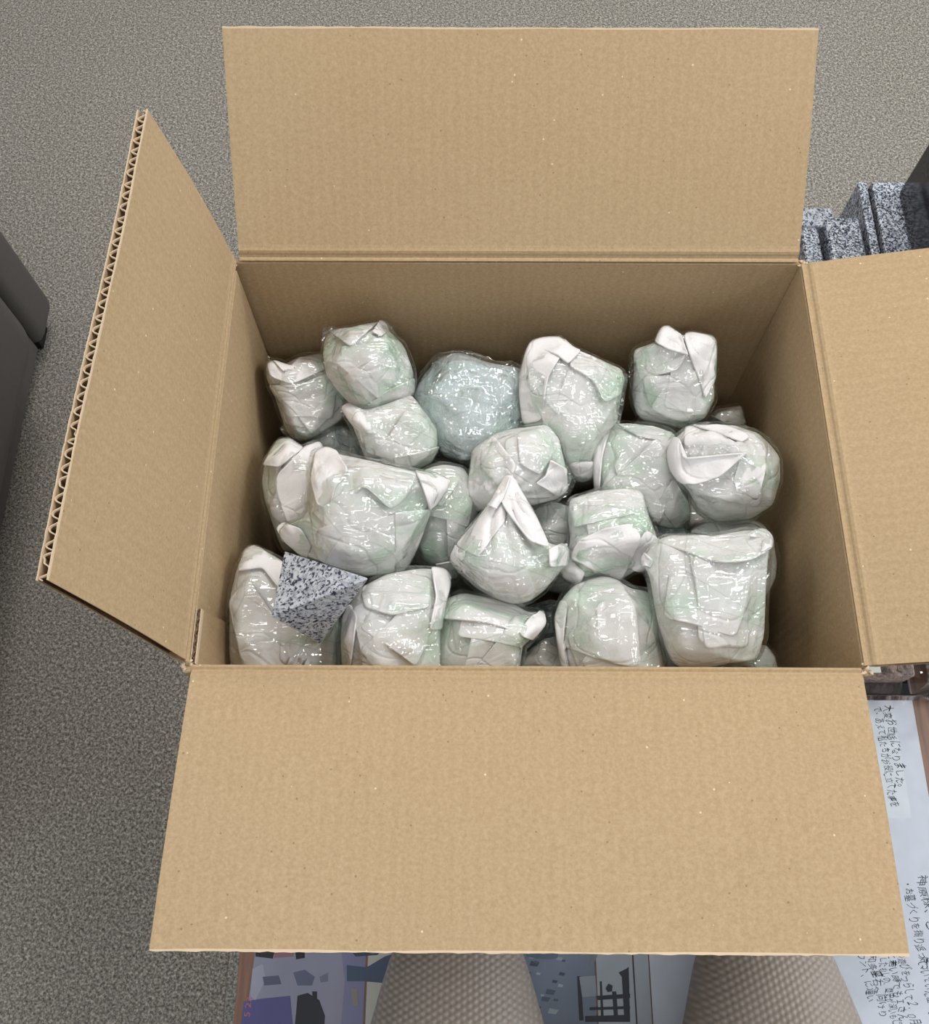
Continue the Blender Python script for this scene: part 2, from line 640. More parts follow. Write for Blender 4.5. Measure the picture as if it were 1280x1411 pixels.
    # pale torn strip of liner along the open edge
    for side in (('in', -LINER * 0.5), ('out', LINER * 0.5)):
        vv, ff = [], []
        for i in range(NU * 2 + 1):
            u = i / (NU * 2)
            q = frame(u, L, side[0])
            a = math.radians(a0 + (a1 - a0) * u)
            nrm = -out * math.sin(a) + np.array([0, 0, 1]) * math.cos(a)
            d = out * math.cos(a) + np.array([0, 0, 1]) * math.sin(a)
            jag = 0.0006 + 0.0007 * r.random()
            for (dn, dd) in ((0.00032, -0.0006), (0.00032, jag), (-0.00032, jag), (-0.00032, -0.0006)):
                vv.append(q + nrm * (side[1] + dn) + d * dd)
        for i in range(NU * 2):
            for k in range(4):
                a = i * 4 + k
                b = i * 4 + (k + 1) % 4
                ff.append((a, b, b + 4, a + 4))
        ff.append((3, 2, 1, 0))
        e = NU * 8
        ff.append((e, e + 1, e + 2, e + 3))
        mesh_obj('torn_edge', vv, ff, M['card_edge'], fl_o, smooth=False)
    return fl_o


R0 = RIM - 0.001
flap((-hw, hd, R0), (hw, hd, R0), (0, 1, 0), 37.5, 36.5, 0.173, M['card_x'], -0.003, 0.0, 0.002, seed=1)
flap((hw, -hd, R0), (-hw, -hd, R0), (0, -1, 0), 1.5, 2.0, 0.1765, M['card_x'], 0.0, 0.004, 0.002, seed=2)
flap((-hw, -hd, R0), (-hw, hd, R0), (-1, 0, 0), 80.0, 83.5, 0.168, M['card_y'], 0.004, -0.006, 0.002, seed=3)
flap((hw, hd, R0), (hw, -hd, R0), (1, 0, 0), 12.0, 17.0, 0.170, M['card_y'], 0.0, 0.0, 0.001, seed=4)

# glued joint tab inside the front left corner: chamfered panel with open flutes on its top edge
tv = []
xs = (-hw + 0.0003, -hw + 0.0038)
prof = [(-hd + 0.0005, RIM - 0.006), (-hd + 0.040, RIM - 0.006), (-hd + 0.0415, RIM - 0.020), (-hd + 0.050, RIM - 0.075), (-hd + 0.050, TABLE + 0.02), (-hd + 0.0005, TABLE + 0.02)]
for x in xs:
    for (y, z) in prof:
        tv.append((x, y, z))
nprof = len(prof)
tf = [tuple(range(nprof))[::-1], tuple(range(nprof, 2 * nprof))]
for k in range(nprof):
    k2 = (k + 1) % nprof
    tf.append((k, k2, nprof + k2, nprof + k))
tab = mesh_obj('glue_tab', tv, tf, M['card_y'], box, smooth=False)
vv, ff = [], []
nseg = 60
for i in range(nseg + 1):
    y = -hd + 0.001 + 0.039 * i / nseg
    x = -hw + 0.002 + 0.0012 * math.sin(2 * math.pi * i / 12)
    vv += [(x - 0.0003, y, RIM - 0.0075), (x - 0.0003, y, RIM - 0.003), (x + 0.0003, y, RIM - 0.003), (x + 0.0003, y, RIM - 0.0075)]
for i in range(nseg):
    for k in range(3):
        a = i * 4 + k
        ff.append((a, a + 1, a + 5, a + 4))
mesh_obj('fluting', vv, ff, M['flute'], tab)
for xo in (-hw + 0.0002, -hw + 0.0036):
    bm_obj('torn_edge', bev_box(xo - 0.0003, xo + 0.0003, -hd + 0.001, -hd + 0.040, RIM - 0.008, RIM - 0.0028, 0), M['card_edge'], tab)
# small torn paper shreds at the four slotted corners
for (cx, cy) in ((-hw, -hd), (hw, -hd), (hw, hd), (-hw, hd)):
    vv, ff = [], []
    rr = random.Random(cx * 31 + cy * 17)
    for q in range(7):
        a = rr.uniform(0, 6.28)
        b = np.array([cx + 0.003 * math.copysign(1, cx) + rr.uniform(-.003, .003), cy + rr.uniform(-.003, .003), RIM - 0.006])
        e = b + np.array([math.cos(a) * 0.004, math.sin(a) * 0.004, rr.uniform(0.001, 0.005)])
        s = np.array([-math.sin(a), math.cos(a), 0]) * 0.0012
        k = len(vv)
        mid = (b + e) / 2 + np.array([0, 0, 0.002])
        vv += [b - s, b + s, mid + s, mid - s, e + s * .4, e - s * .4]
        ff += [(k, k + 1, k + 2, k + 3), (k + 3, k + 2, k + 4, k + 5)]
    o = mesh_obj('torn_corner', vv, ff, M['card_edge'], box)
    md = o.modifiers.new('thick', 'SOLIDIFY')
    md.thickness = 0.0004

# ================================================================== WRAPPED BUNDLES
ICO = {}


def ico(sub):
    if sub not in ICO:
        bm = bmesh.new()
        bmesh.ops.create_icosphere(bm, subdivisions=sub, radius=1.0)
        bm.verts.ensure_lookup_table()
        v = np.array([x.co[:] for x in bm.verts])
        v /= np.linalg.norm(v, axis=1)[:, None]
        f = np.array([[q.index for q in p.verts] for p in bm.faces])
        nb = np.full((len(v), 6), -1)
        for x in bm.verts:
            ns = [e.other_vert(x).index for e in x.link_edges]
            nb[x.index, :len(ns)] = ns
            for k in range(len(ns), 6):
                nb[x.index, k] = ns[0]
        bm.free()
        ICO[sub] = (v, f, nb)
    return ICO[sub]


def relax(P, nb, it, lam=0.5):
    for _ in range(it):
        P = P + lam * (P[nb].mean(1) - P)
    return P


def vnormals(P, f):
    n = np.zeros_like(P)
    fn = np.cross(P[f[:, 1]] - P[f[:, 0]], P[f[:, 2]] - P[f[:, 0]])
    for k in range(3):
        np.add.at(n, f[:, k], fn)
    return n / (np.linalg.norm(n, axis=1)[:, None] + 1e-12)


def radius_fn(poly, n=360, blur=5):
    """distance from the origin to the outline for n angles (outline star-shaped about the origin)"""
    poly = np.asarray(poly)
    th = np.linspace(-math.pi, math.pi, n, endpoint=False)
    d = np.stack([np.cos(th), np.sin(th)], 1)
    R = np.zeros(n)
    for k in range(len(poly)):
        a, b = poly[k], poly[(k + 1) % len(poly)]
        e = b - a
        den = d[:, 0] * e[1] - d[:, 1] * e[0]
        den = np.where(abs(den) < 1e-12, 1e-12, den)
        t = (a[0] * e[1] - a[1] * e[0]) / den
        s = (a[0] * d[:, 1] - a[1] * d[:, 0]) / den
        ok = (t > 0) & (s >= -1e-9) & (s <= 1 + 1e-9)
        R = np.where(ok, np.maximum(R, t), R)
    R = np.where(R <= 0, np.median(R[R > 0]), R)
    ker = np.exp(-0.5 * (np.arange(-blur * 2, blur * 2 + 1) / (blur * 0.6)) ** 2)
    ker /= ker.sum()
    Rp = np.concatenate([R[-blur * 2:], R, R[:blur * 2]])
    Rs = np.convolve(Rp, ker, 'valid')
    return th, Rs


def bundle(name, outline, zc, Tf, Tb, label, group, folds=(), knots=(), sub=6, film=0, expo=2.5, seed=1, kind='cloth',
           facets=10, wrinkle=0.0012, cat='bundle', centre=None, lumps=0.0, tabs=()):
    op = np.array(outline, float)
    c_px = np.array(centre if centre else (op.max(0) + op.min(0)) / 2, float)
    C0 = at(c_px[0], c_px[1], RIM + zc)
    w = CAMP - C0
    w /= np.linalg.norm(w)
    u = np.cross([0, 1, 0], w)
    u /= np.linalg.norm(u)
    v = np.cross(w, u)

    def plane(px):
        d = ray(px[0], px[1])
        t = ((C0 - CAMP) @ w) / (d @ w)
        q = CAMP + d * t - C0
        return q @ u, q @ v
    poly = np.array([plane(p) for p in op])
    th, R = radius_fn(poly)
    Rm = R.mean()
    dirs, F, NB = ico(sub)
    x, y, z = dirs.T
    rho = np.sqrt(x * x + y * y) + 1e-9
    ang = np.arctan2(y, x)
    Ra = np.interp(ang, np.concatenate([th, [math.pi]]), np.concatenate([R, [R[0]]]))
    bl = np.clip(rho / 0.75, 0, 1)
    bl = bl * bl * (3 - 2 * bl)
    Re = Rm * (1 - bl) + Ra * bl
    t = (rho ** expo + np.abs(z) ** expo) ** (-1 / expo)
    Th = np.where(z > 0, Tf, Tb)
    P = np.stack([Re * x * t, Re * y * t, Th * z * t], 1)
    r = np.random.default_rng(seed)
    # taut flat facets of the tightly wound wrapping
    for k in range(facets + 5):
        n = r.normal(size=3)
        n[2] = abs(n[2]) + 0.35
        n /= np.linalg.norm(n)
        sup = (P @ n).max()
        dlt = r.uniform(0.04, 0.15)
        ex = np.maximum(0, P @ n - sup * (1 - dlt))
        if n[2] < 0.8:
            ex *= np.clip(np.abs(z) * 2.2, 0, 1)   # keep the outline
        P = P - np.outer(ex * 0.97, n)
    front = np.clip(z * 3, 0, 1)
    # soft puckers
    q = np.stack([P[:, 0] * 1, P[:, 1], P[:, 2]], 1)
    ridg = 1 - np.abs(pwave(q, seed + 100, 95))
    P[:, 2] += wrinkle * ridg * front
    P[:, 2] += wrinkle * 0.7 * (1 - np.abs(pwave(q, seed + 200, 210))) * front
    # pleats that run to a gathered knot
    for (kx, ky, cnt, amp, sig) in knots:
        ka, kb = plane((kx, ky))
        dx, dy = P[:, 0] - ka, P[:, 1] - kb
        dd = np.sqrt(dx * dx + dy * dy)
        al = np.arctan2(dy, dx)
        pl = np.abs(np.sin(al * cnt * 0.5 + 1.3 * np.sin(al * 2 + seed) + 0.8 * np.sin(dd * 90))) ** 0.6
        P[:, 2] += amp * (pl - 0.5) * np.exp(-(dd / sig) ** 2) * np.clip(dd / (sig * 0.15), 0, 1) * front
    if lumps:
        P += vnormals(P, F) * (lumps * (1 - np.abs(pwave(P, seed + 300, 130))))[:, None]
    P = relax(P, NB, 1, 0.5)
    base_z = (C0 - w * Tb)
    root = thing(name, label, cat, (C0[0], C0[1], C0[2] - Tb), group)
    B = np.stack([u, v, w], 0)

    def world_(Q, m=0.003):
        Wd = C0 + Q @ B
        Wd[:, 0] = np.clip(Wd[:, 0], -hw + m + 0.0038, hw - m)
        Wd[:, 1] = np.clip(Wd[:, 1], -hd + m, hd - m)
        Wd[:, 2] = np.maximum(Wd[:, 2], TABLE + 0.008)
        return Wd
    mesh_obj('wrapping' if kind == 'cloth' else 'core', world_(P), F, M['cloth'] if kind == 'cloth' else M['lining'], root)
    tree = BVHTree.FromPolygons([tuple(p) for p in P], [tuple(int(i) for i in f) for f in F])

    def height(a, b):
        hit = tree.ray_cast(Vector((a, b, 1.0)), Vector((0, 0, -1)))
        if hit[0] is not None:
            return hit[0].z
        near = tree.find_nearest(Vector((a, b, 0.0)))
        return near[0].z
    over_v, over_f = [], []
    folds = list(folds)
    if kind == 'cloth' and sub >= 5:
        mpx = np.abs(op - c_px).max(0)
        for q in range(3 if sub == 6 else 2):
            ba = r.uniform(0, math.pi)
            da, db = np.array([math.cos(ba), math.sin(ba)]), np.array([-math.sin(ba), math.cos(ba)])
            ctr = c_px + db * mpx * r.uniform(-0.35, 0.35)
            la, lb = 0.72 * mpx * r.uniform(0.75, 1.0), 0.30 * mpx * r.uniform(0.8, 1.25)
            tw = r.uniform(-0.25, 0.25)
            quad = [ctr + da * la * sx + (db + da * tw * sx) * lb * sy * (1 + 0.25 * sx * (q % 2)) for sx, sy in ((-1, -1), (0, -1.08), (1, -1), (1, 1), (0, 0.92), (-1, 1))]
            # screen y runs down, so the free edge direction flips its sign
            folds.insert(0, dict(p=quad, under=True, lift=0.0016, curl=0.0008, ripple=0.0008, auto=True, dir=math.atan2(-db[1], db[0])))
    for fi, fd in enumerate(folds):
        pp = np.array(fd['p'], float)
        lift, curl, under = fd.get('lift', 0.0028), fd.get('curl', 0.003), fd.get('under', True)
        n = 64
        cl = np.vstack([pp, pp[:1]])
        seg = np.linalg.norm(np.diff(cl, axis=0), axis=1)
        cum = np.concatenate([[0], np.cumsum(seg)])
        tt = np.linspace(0, cum[-1], n, endpoint=False)
        bd = np.stack([np.interp(tt, cum, cl[:, 0]), np.interp(tt, cum, cl[:, 1])], 1)
        for _ in range(2):
            bd = 0.5 * bd + 0.25 * (np.roll(bd, 1, 0) + np.roll(bd, -1, 0))
        cen = np.array(fd['c'], float) if 'c' in fd else bd.mean(0)
        rings = [0.12, 0.28, 0.44, 0.58, 0.7, 0.8, 0.88, 0.94, 1.0]
        pts = [cen]
        rr = [0.0]
        for rg in rings:
            for bpt in bd:
                pts.append(cen + (bpt - cen) * rg)
                rr.append(rg)
        ab = np.array([plane(p) for p in pts])
        rr = np.array(rr)
        if fd.get('auto'):      # stays inside the outline
            rad = np.hypot(ab[:, 0], ab[:, 1]) + 1e-9
            lim = 0.86 * np.interp(np.arctan2(ab[:, 1], ab[:, 0]), np.concatenate([th, [math.pi]]), np.concatenate([R, [R[0]]]))
            ab = ab * np.minimum(1, lim / rad)[:, None]
        hh = np.array([height(a, b) for a, b in ab])
        # bridge small dips so that the sheet spans like cloth
        grid = hh[1:].reshape(len(rings), n)
        for _ in range(3):
            sm = 0.5 * grid + 0.25 * (np.roll(grid, 1, 1) + np.roll(grid, -1, 1))
            grid = np.maximum(grid, sm)
        hh[1:] = grid.ravel()
        ph = np.concatenate([[0], np.tile(np.arange(n) / n * 2 * math.pi, len(rings))])
        s2 = seed * 1.7 + fi * 2.3
        und = np.sin(ph * 2 + s2) * 0.6 + np.sin(ph * 5 + s2 * 2) * 0.35
        rip = fd.get('ripple', 0.0012)
        extra = pwave(np.stack([ab[:, 0], ab[:, 1], 0 * ab[:, 0]], 1), int(seed * 7 + fi), 160, 3)
        ga = fd.get('dir', s2 * 1.9)
        gd = np.array([math.cos(ga), math.sin(ga)])
        pr = (ab - ab[0]) @ gd
        pr = (pr - pr.min()) / (pr.max() - pr.min() + 1e-9)
        rampf = np.clip((pr - 0.05) / 0.6, 0, 1)
        if not under:
            rampf = 0.45 + 0.55 * rampf
        hh = hh - 0.0022 + (lift + 0.0022) * rampf + curl * rr ** 4 * (0.55 + 0.45 * und) * rampf + rip * (1 - np.abs(extra))
        Q = np.stack([ab[:, 0], ab[:, 1], hh], 1)
        f2 = []
        for k in range(n):
            f2.append((0, 1 + (k + 1) % n, 1 + k))
        for g in range(len(rings) - 1):
            for k in range(n):
                a = 1 + g * n + k
                b = 1 + g * n + (k + 1) % n
                f2.append((a, b, b + n, a + n))
        # orient towards the camera
        nn = np.cross(Q[f2[5][1]] - Q[f2[5][0]], Q[f2[5][2]] - Q[f2[5][0]])
        if nn[2] < 0:
            f2 = [tuple(reversed(q)) for q in f2]
        o = mesh_obj('cloth_fold', world_(Q), f2, M['cloth'], root)
        md = o.modifiers.new('thick', 'SOLIDIFY')
        md.thickness = 0.0015
        md.offset = 1.0
        if under:
            k0 = len(over_v)
            over_v += [tuple(p) for p in Q]
            over_f += [tuple(i + k0 for i in q) for q in f2]
    # ---- loose corners of film standing off the bundle
    for ti, tp in enumerate(tabs):
        bd = np.array(tp, float)
        cl = np.vstack([bd, bd[:1]])
        cum = np.concatenate([[0], np.cumsum(np.linalg.norm(np.diff(cl, axis=0), axis=1))])
        tt = np.linspace(0, cum[-1], 32, endpoint=False)
        bd = np.stack([np.interp(tt, cum, cl[:, 0]), np.interp(tt, cum, cl[:, 1])], 1)
        cen = bd.mean(0)
        pts = [cen] + [cen + (b - cen) * g for g in (0.35, 0.7, 1.0) for b in bd]
        ab = np.array([plane(p) for p in pts])
        hh = np.array([height(a, b) for a, b in ab]) + 0.004
        hh += 0.003 * pwave(np.stack([ab[:, 0], ab[:, 1], 0 * hh], 1), seed + ti, 260, 3)
        f2 = [(0, 1 + k, 1 + (k + 1) % 32) for k in range(32)]
        for g in range(2):
            f2 += [(1 + g * 32 + k, 1 + (g + 1) * 32 + k, 1 + (g + 1) * 32 + (k + 1) % 32, 1 + g * 32 + (k + 1) % 32) for k in range(32)]
        mesh_obj('film_corner', world_(np.stack([ab[:, 0], ab[:, 1], hh], 1)), f2, FILMS[film % 4], root)
    # ---- stretch film drawn over it
    N = vnormals(P, F)
    S = P + N * 0.0022
    S = np.where((relax(S, NB, 6, 0.5)[:, 2] > S[:, 2])[:, None] & (z > 0)[:, None], relax(S, NB, 6, 0.5), S)
    if over_v:
        t2 = BVHTree.FromPolygons(over_v, over_f)
        for i in np.nonzero(z > -0.05)[0]:
            h = t2.ray_cast(Vector((S[i, 0], S[i, 1], 1.0)), Vector((0, 0, -1)))
            if h[0] is not None and h[0].z + 0.0036 > S[i, 2]:
                S[i, 2] = h[0].z + 0.0036
    S2 = relax(S, NB, 3, 0.5)
    S[:, 2] = np.maximum(S[:, 2], S2[:, 2])
    S = relax(S, NB, 1, 0.4)
    N = vnormals(S, F)
    amp = 0.0010 if kind == 'cloth' else 0.0022
    for (fq, am, sd) in ((150, 1.0, 1), (330, 0.55, 2)):
        S = S + N * (amp * am * np.clip(1.1 - 1.6 * np.abs(pwave(S * np.array([1.0, 0.45, 1.0]), seed * 13 + sd, fq)), 0, 1))[:, None]
    mesh_obj('stretch_film' if kind == 'cloth' else 'bubble_film', world_(S, 0.0012), F,
             FILMS[film % 4] if kind == 'cloth' else M['bubble'], root)
    return root


GT = 'bundles wrapped in cloth and film'
GBW = 'balls of crinkled clear wrap'


def fo(*p, **kw):
    d = dict(p=p)
    d.update(kw)
    return d


BARE = dict(under=False, lift=0.0045, curl=0.004)

bundle('wrapped_bundle', [(367, 500), (375, 495), (392, 503), (412, 492), (445, 487), (470, 505), (478, 540), (474, 575), (450, 594), (425, 606), (407, 608), (395, 595), (378, 545), (367, 520)],
       -0.118, 0.034, 0.04, 'small round cloth bundle in the back left corner, beside the topmost round one', GT,
       [fo((367, 500), (375, 496), (393, 516), (412, 493), (446, 488), (452, 508), (402, 530), (374, 520), **BARE),
        fo((372, 530), (410, 532), (450, 515), (468, 540), (430, 560), (388, 556))], seed=1, film=0, tabs=[[(364, 502), (370, 490), (380, 498), (376, 520), (366, 518)], [(385, 590), (396, 578), (410, 606), (398, 606)]])
bundle('wrapped_bundle', [(453, 457), (487, 453), (519, 443), (528, 443), (534, 454), (556, 476), (569, 511), (569, 542), (537, 554), (506, 568), (487, 561), (466, 539), (450, 517), (445, 489), (447, 470)],
       -0.082, 0.040, 0.04, 'round cloth bundle lying highest at the back left, two pinched corners on top', GT,
       [fo((506, 568), (498, 562), (531, 537), (569, 520), (569, 542), (537, 554), lift=0.002, curl=0.002),
        fo((453, 457), (484, 480), (521, 446), (487, 453), lift=0.003, curl=0.003),
        fo((521, 444), (530, 444), (535, 458), (524, 466), (512, 460), lift=0.004, curl=0.004)],
       seed=2, film=1, facets=14, tabs=[[(443, 475), (446, 452), (462, 448), (470, 460), (452, 480)], [(524, 450), (530, 441), (541, 450), (548, 470), (534, 466)]])
bundle('wrapped_bundle', [(472, 561), (480, 557), (500, 566), (531, 557), (566, 543), (587, 570), (602, 589), (603, 614), (594, 636), (569, 650), (544, 645), (525, 636), (503, 632), (494, 607), (486, 586), (473, 568)],
       -0.098, 0.034, 0.04, 'round cloth bundle with a rolled tail pointing left, touching the large clear ball', GT,
       [fo((471, 561), (481, 556), (510, 573), (522, 598), (500, 596), (484, 580), lift=0.005, curl=-0.004, under=False),
        fo((594, 636), (604, 614), (575, 622), (542, 628), (544, 645), (569, 650), lift=0.002)],
       seed=3, film=2, facets=8, centre=(546, 598))
bundle('wrapped_ball', [(575, 545), (585, 515), (605, 497), (635, 490), (660, 500), (690, 505), (717, 512), (720, 560), (717, 600), (690, 615), (650, 645), (625, 635), (605, 615), (598, 590), (578, 570)],
       -0.112, 0.045, 0.05, 'large ball of crinkled clear plastic wrap at the middle of the back wall', GBW,
       seed=4, kind='clear', facets=6, lumps=0.003, cat='plastic wrap')
bundle('wrapped_ball', [(430, 606), (450, 592), (475, 588), (494, 600), (507, 632), (500, 650), (470, 650), (440, 630)],
       -0.145, 0.022, 0.03, 'small ball of crinkled clear wrap peeping out above the big cloth bundle', GBW,
       seed=5, kind='clear', facets=4, lumps=0.002, sub=5, cat='plastic wrap')
bundle('wrapped_bundle', [(718, 520), (725, 492), (732, 472), (749, 467), (773, 466), (783, 477), (800, 485), (824, 497), (855, 511), (862, 520), (857, 533), (850, 582), (831, 600), (821, 620), (819, 657), (800, 664), (787, 657), (778, 633), (757, 600), (724, 588), (716, 550)],
       -0.085, 0.038, 0.045, 'tall cloth bundle with an open folded corner standing right of the large clear ball', GT,
       [fo((717, 520), (725, 490), (732, 472), (749, 467), (773, 466), (786, 484), (772, 496), (757, 520), (749, 578), (722, 584), under=False, lift=0.004, curl=0.006, c=(740, 515)),
        fo((749, 468), (773, 466), (790, 482), (800, 486), (783, 504), (768, 492), (744, 482), under=False, lift=0.008, curl=0.004),
        fo((793, 485), (824, 497), (856, 511), (853, 544), (831, 556), (815, 525), (783, 506)),
        fo((785, 634), (820, 634), (820, 656), (800, 664), (787, 658), under=False, lift=0.004, curl=-0.004)],
       seed=6, film=0, facets=12, centre=(786, 545), tabs=[[(846, 508), (866, 516), (860, 540), (854, 585), (844, 578), (850, 535)]])
bundle('wrapped_bundle', [(873, 482), (900, 473), (906, 470), (912, 452), (917, 449), (938, 463), (950, 460), (982, 466), (985, 475), (984, 520), (984, 551), (972, 575), (941, 592), (921, 585), (886, 580), (876, 568), (871, 544), (874, 509)],
       -0.085, 0.038, 0.045, 'cloth bundle with two upright pointed ears near the back right corner', GT,
       [fo((904, 474), (911, 451), (918, 448), (940, 466), (948, 492), (921, 484), under=False, lift=0.006, curl=0.006),
        fo((941, 465), (950, 459), (983, 465), (986, 475), (984, 520), (970, 550), (961, 523), (948, 489), under=False, lift=0.004, curl=0.006),
        fo((884, 524), (934, 511), (946, 490), (921, 482), (903, 476), (875, 488))],
       knots=[(945, 480, 9, 0.004, 0.04)], seed=7, film=1, facets=12, tabs=[[(876, 484), (866, 488), (867, 530), (874, 560), (880, 540)], [(900, 480), (903, 470), (925, 478), (915, 492)]])
bundle('wrapped_bundle', [(974, 574), (989, 563), (1020, 559), (1027, 585), (1012, 604), (979, 598)],
       -0.150, 0.018, 0.025, 'small cloth corner half hidden between the eared bundle and the right wall', GT,
       [fo((980, 574), (1020, 560), (1026, 584), (1000, 584), lift=0.003)], seed=8, film=2, sub=5, facets=6)
bundle('wrapped_bundle', [(818, 625), (825, 605), (835, 585), (865, 583), (900, 588), (930, 598), (935, 625), (940, 655), (948, 690), (950, 712), (940, 731), (905, 724), (885, 705), (860, 688), (822, 676)],
       -0.112, 0.035, 0.045, 'green tinted square bundle below the eared one, left of the lipped ball', GT,
       [fo((818, 625), (826, 603), (836, 585), (842, 592), (832, 630), (828, 676), (821, 674), under=False, lift=0.003, curl=0.002),
        fo((850, 586), (900, 590), (926, 600), (918, 612), (880, 604), lift=0.002),
        fo((905, 690), (925, 660), (946, 690), (948, 715), (930, 728))], seed=9, film=1, facets=10, expo=3.0)
bundle('wrapped_bundle', [(945, 592), (965, 585), (1010, 586), (1044, 597), (1062, 614), (1074, 630), (1075, 660), (1065, 695), (1035, 715), (986, 719), (966, 707), (948, 675), (930, 655), (921, 628), (930, 605)],
       -0.078, 0.042, 0.045, 'large round bundle with a wide rolled cloth lip, against the right wall', GT,
       [fo((945, 590), (972, 590), (1022, 616), (1026, 628), (945, 632), under=False, lift=0.003, curl=0.002),
        fo((1022, 624), (1000, 592), (1030, 592), (1053, 612), (1053, 645), (1042, 690), (1008, 668), under=False, lift=0.003, curl=0.003),
        fo((921, 622), (930, 603), (941, 607), (944, 632), (1030, 624), (992, 658), (960, 668), (941, 665), (924, 645), under=False, lift=0.008, curl=0.006, c=(955, 645)),
        fo((955, 588), (1000, 588), (1032, 604), (1020, 612), (985, 598), under=False, lift=0.007, curl=0.004)],
       seed=10, film=2, facets=8)
bundle('wrapped_bundle', [(571, 660), (590, 645), (612, 640), (640, 645), (656, 680), (660, 720), (645, 765), (630, 796), (618, 798), (590, 783), (568, 776), (568, 720)],
       -0.112, 0.030, 0.04, 'narrow bundle squeezed between the largest left bundle and the knotted teardrop one', GT,
       [fo((586, 650), (612, 644), (632, 668), (608, 700), (590, 690), lift=0.003),
        fo((600, 775), (626, 770), (630, 794), (618, 797), under=False, lift=0.003)], seed=11, film=1, facets=8)
bundle('wrapped_bundle', [(655, 620), (680, 599), (700, 592), (755, 585), (770, 605), (778, 640), (783, 665), (770, 687), (745, 693), (715, 700), (690, 692), (665, 703), (643, 705), (645, 680), (650, 650)],
       -0.088, 0.036, 0.04, 'creased round bundle with draped pleats, right below the large clear ball', GT,
       [fo((736, 665), (750, 655), (756, 633), (777, 645), (781, 674), (768, 683), lift=0.004, curl=0.005, under=False),
        fo((652, 622), (682, 602), (712, 640), (700, 676), (664, 702), (644, 704), (646, 680), under=False, lift=0.003, curl=0.003),
        fo((712, 600), (752, 590), (762, 622), (742, 655), (716, 640))],
       knots=[(690, 680, 11, 0.006, 0.045)], seed=12, film=0, facets=10, tabs=[[(772, 640), (782, 642), (793, 664), (785, 682), (766, 690), (775, 665)]])
bundle('wrapped_bundle', [(728, 705), (760, 690), (790, 700), (792, 740), (786, 775), (750, 775), (735, 745)],
       -0.125, 0.022, 0.03, 'small shiny bundle wedged in the gap right of the knotted teardrop bundle', GT, seed=13, film=2, sub=5, facets=6)
bundle('wrapped_bundle', [(785, 688), (819, 677), (859, 673), (883, 675), (893, 709), (907, 746), (895, 780), (872, 788), (856, 799), (819, 801), (798, 806), (777, 795), (771, 782), (783, 767), (786, 741), (783, 715)],
       -0.085, 0.036, 0.04, 'square bundle with a broad torn cloth flap, in the centre right', GT,
       [fo((788, 768), (800, 744), (832, 728), (867, 722), (882, 740), (873, 762), (856, 797), (819, 783), under=False, lift=0.004, curl=0.004),
        fo((872, 752), (888, 731), (908, 746), (890, 787), (869, 784), under=False, lift=0.006, curl=0.005),
        fo((771, 782), (786, 768), (806, 786), (798, 804), (777, 795), under=False, lift=0.004, curl=-0.003),
        fo((790, 690), (858, 676), (884, 680), (888, 706), (836, 718), (792, 728))], seed=14, film=1, facets=10)
bundle('wrapped_bundle', [(697, 656), (705, 655), (711, 669), (729, 701), (745, 728), (756, 752), (782, 751), (780, 778), (768, 792), (750, 813), (729, 829), (707, 832), (686, 826), (660, 813), (633, 791), (621, 770), (630, 752), (654, 725), (676, 696), (687, 678)],
       -0.070, 0.044, 0.045, 'teardrop bundle gathered to a pleated knot, in the middle of the box', GT,
       [fo((694, 657), (706, 654), (713, 672), (731, 704), (754, 756), (728, 748), (700, 712), (688, 692), under=False, lift=0.006, curl=0.005, c=(712, 708)),
        fo((678, 694), (697, 694), (696, 720), (662, 768), (644, 760), (631, 752), (654, 725), under=False, lift=0.004, curl=0.004, c=(664, 735)),
        fo((630, 752), (646, 760), (636, 790), (622, 772), under=False, lift=0.004, curl=-0.002),
        fo((672, 700), (688, 672), (696, 658), (704, 660), (694, 690), (684, 706), under=False, lift=0.009, curl=0.004),
        fo((752, 757), (782, 748), (781, 778), (753, 780), under=False, lift=0.003, curl=0.003)],
       knots=[(698, 676, 15, 0.009, 0.075)], seed=15, film=2, facets=6, centre=(695, 765))
bundle('wrapped_bundle', [(945, 745), (949, 729), (974, 719), (1006, 716), (1039, 715), (1055, 725), (1065, 745), (1071, 774), (1069, 798), (1055, 822), (1000, 830), (955, 800)],
       -0.128, 0.028, 0.035, 'green tinted bundle half hidden behind the broad front right bundle', GT,
       [fo((952, 735), (975, 722), (1030, 718), (1048, 730), (1000, 742))], seed=16, film=1, sub=5, facets=8)
bundle('wrapped_bundle', [(364, 642), (376, 619), (386, 605), (396, 606), (416, 619), (428, 611), (442, 610), (460, 640), (455, 700), (430, 745), (400, 762), (389, 758), (380, 734), (365, 690), (361, 664)],
       -0.112, 0.034, 0.045, 'upright bundle with a pointed white corner against the left wall', GT,
       [fo((364, 642), (376, 619), (386, 604), (397, 605), (418, 620), (386, 646), under=False, lift=0.003, curl=0.003),
        fo((382, 656), (418, 619), (441, 609), (448, 640), (430, 696), (412, 724), (396, 720), (383, 680), under=False, lift=0.004, curl=0.004)],
       seed=17, film=1, facets=8)
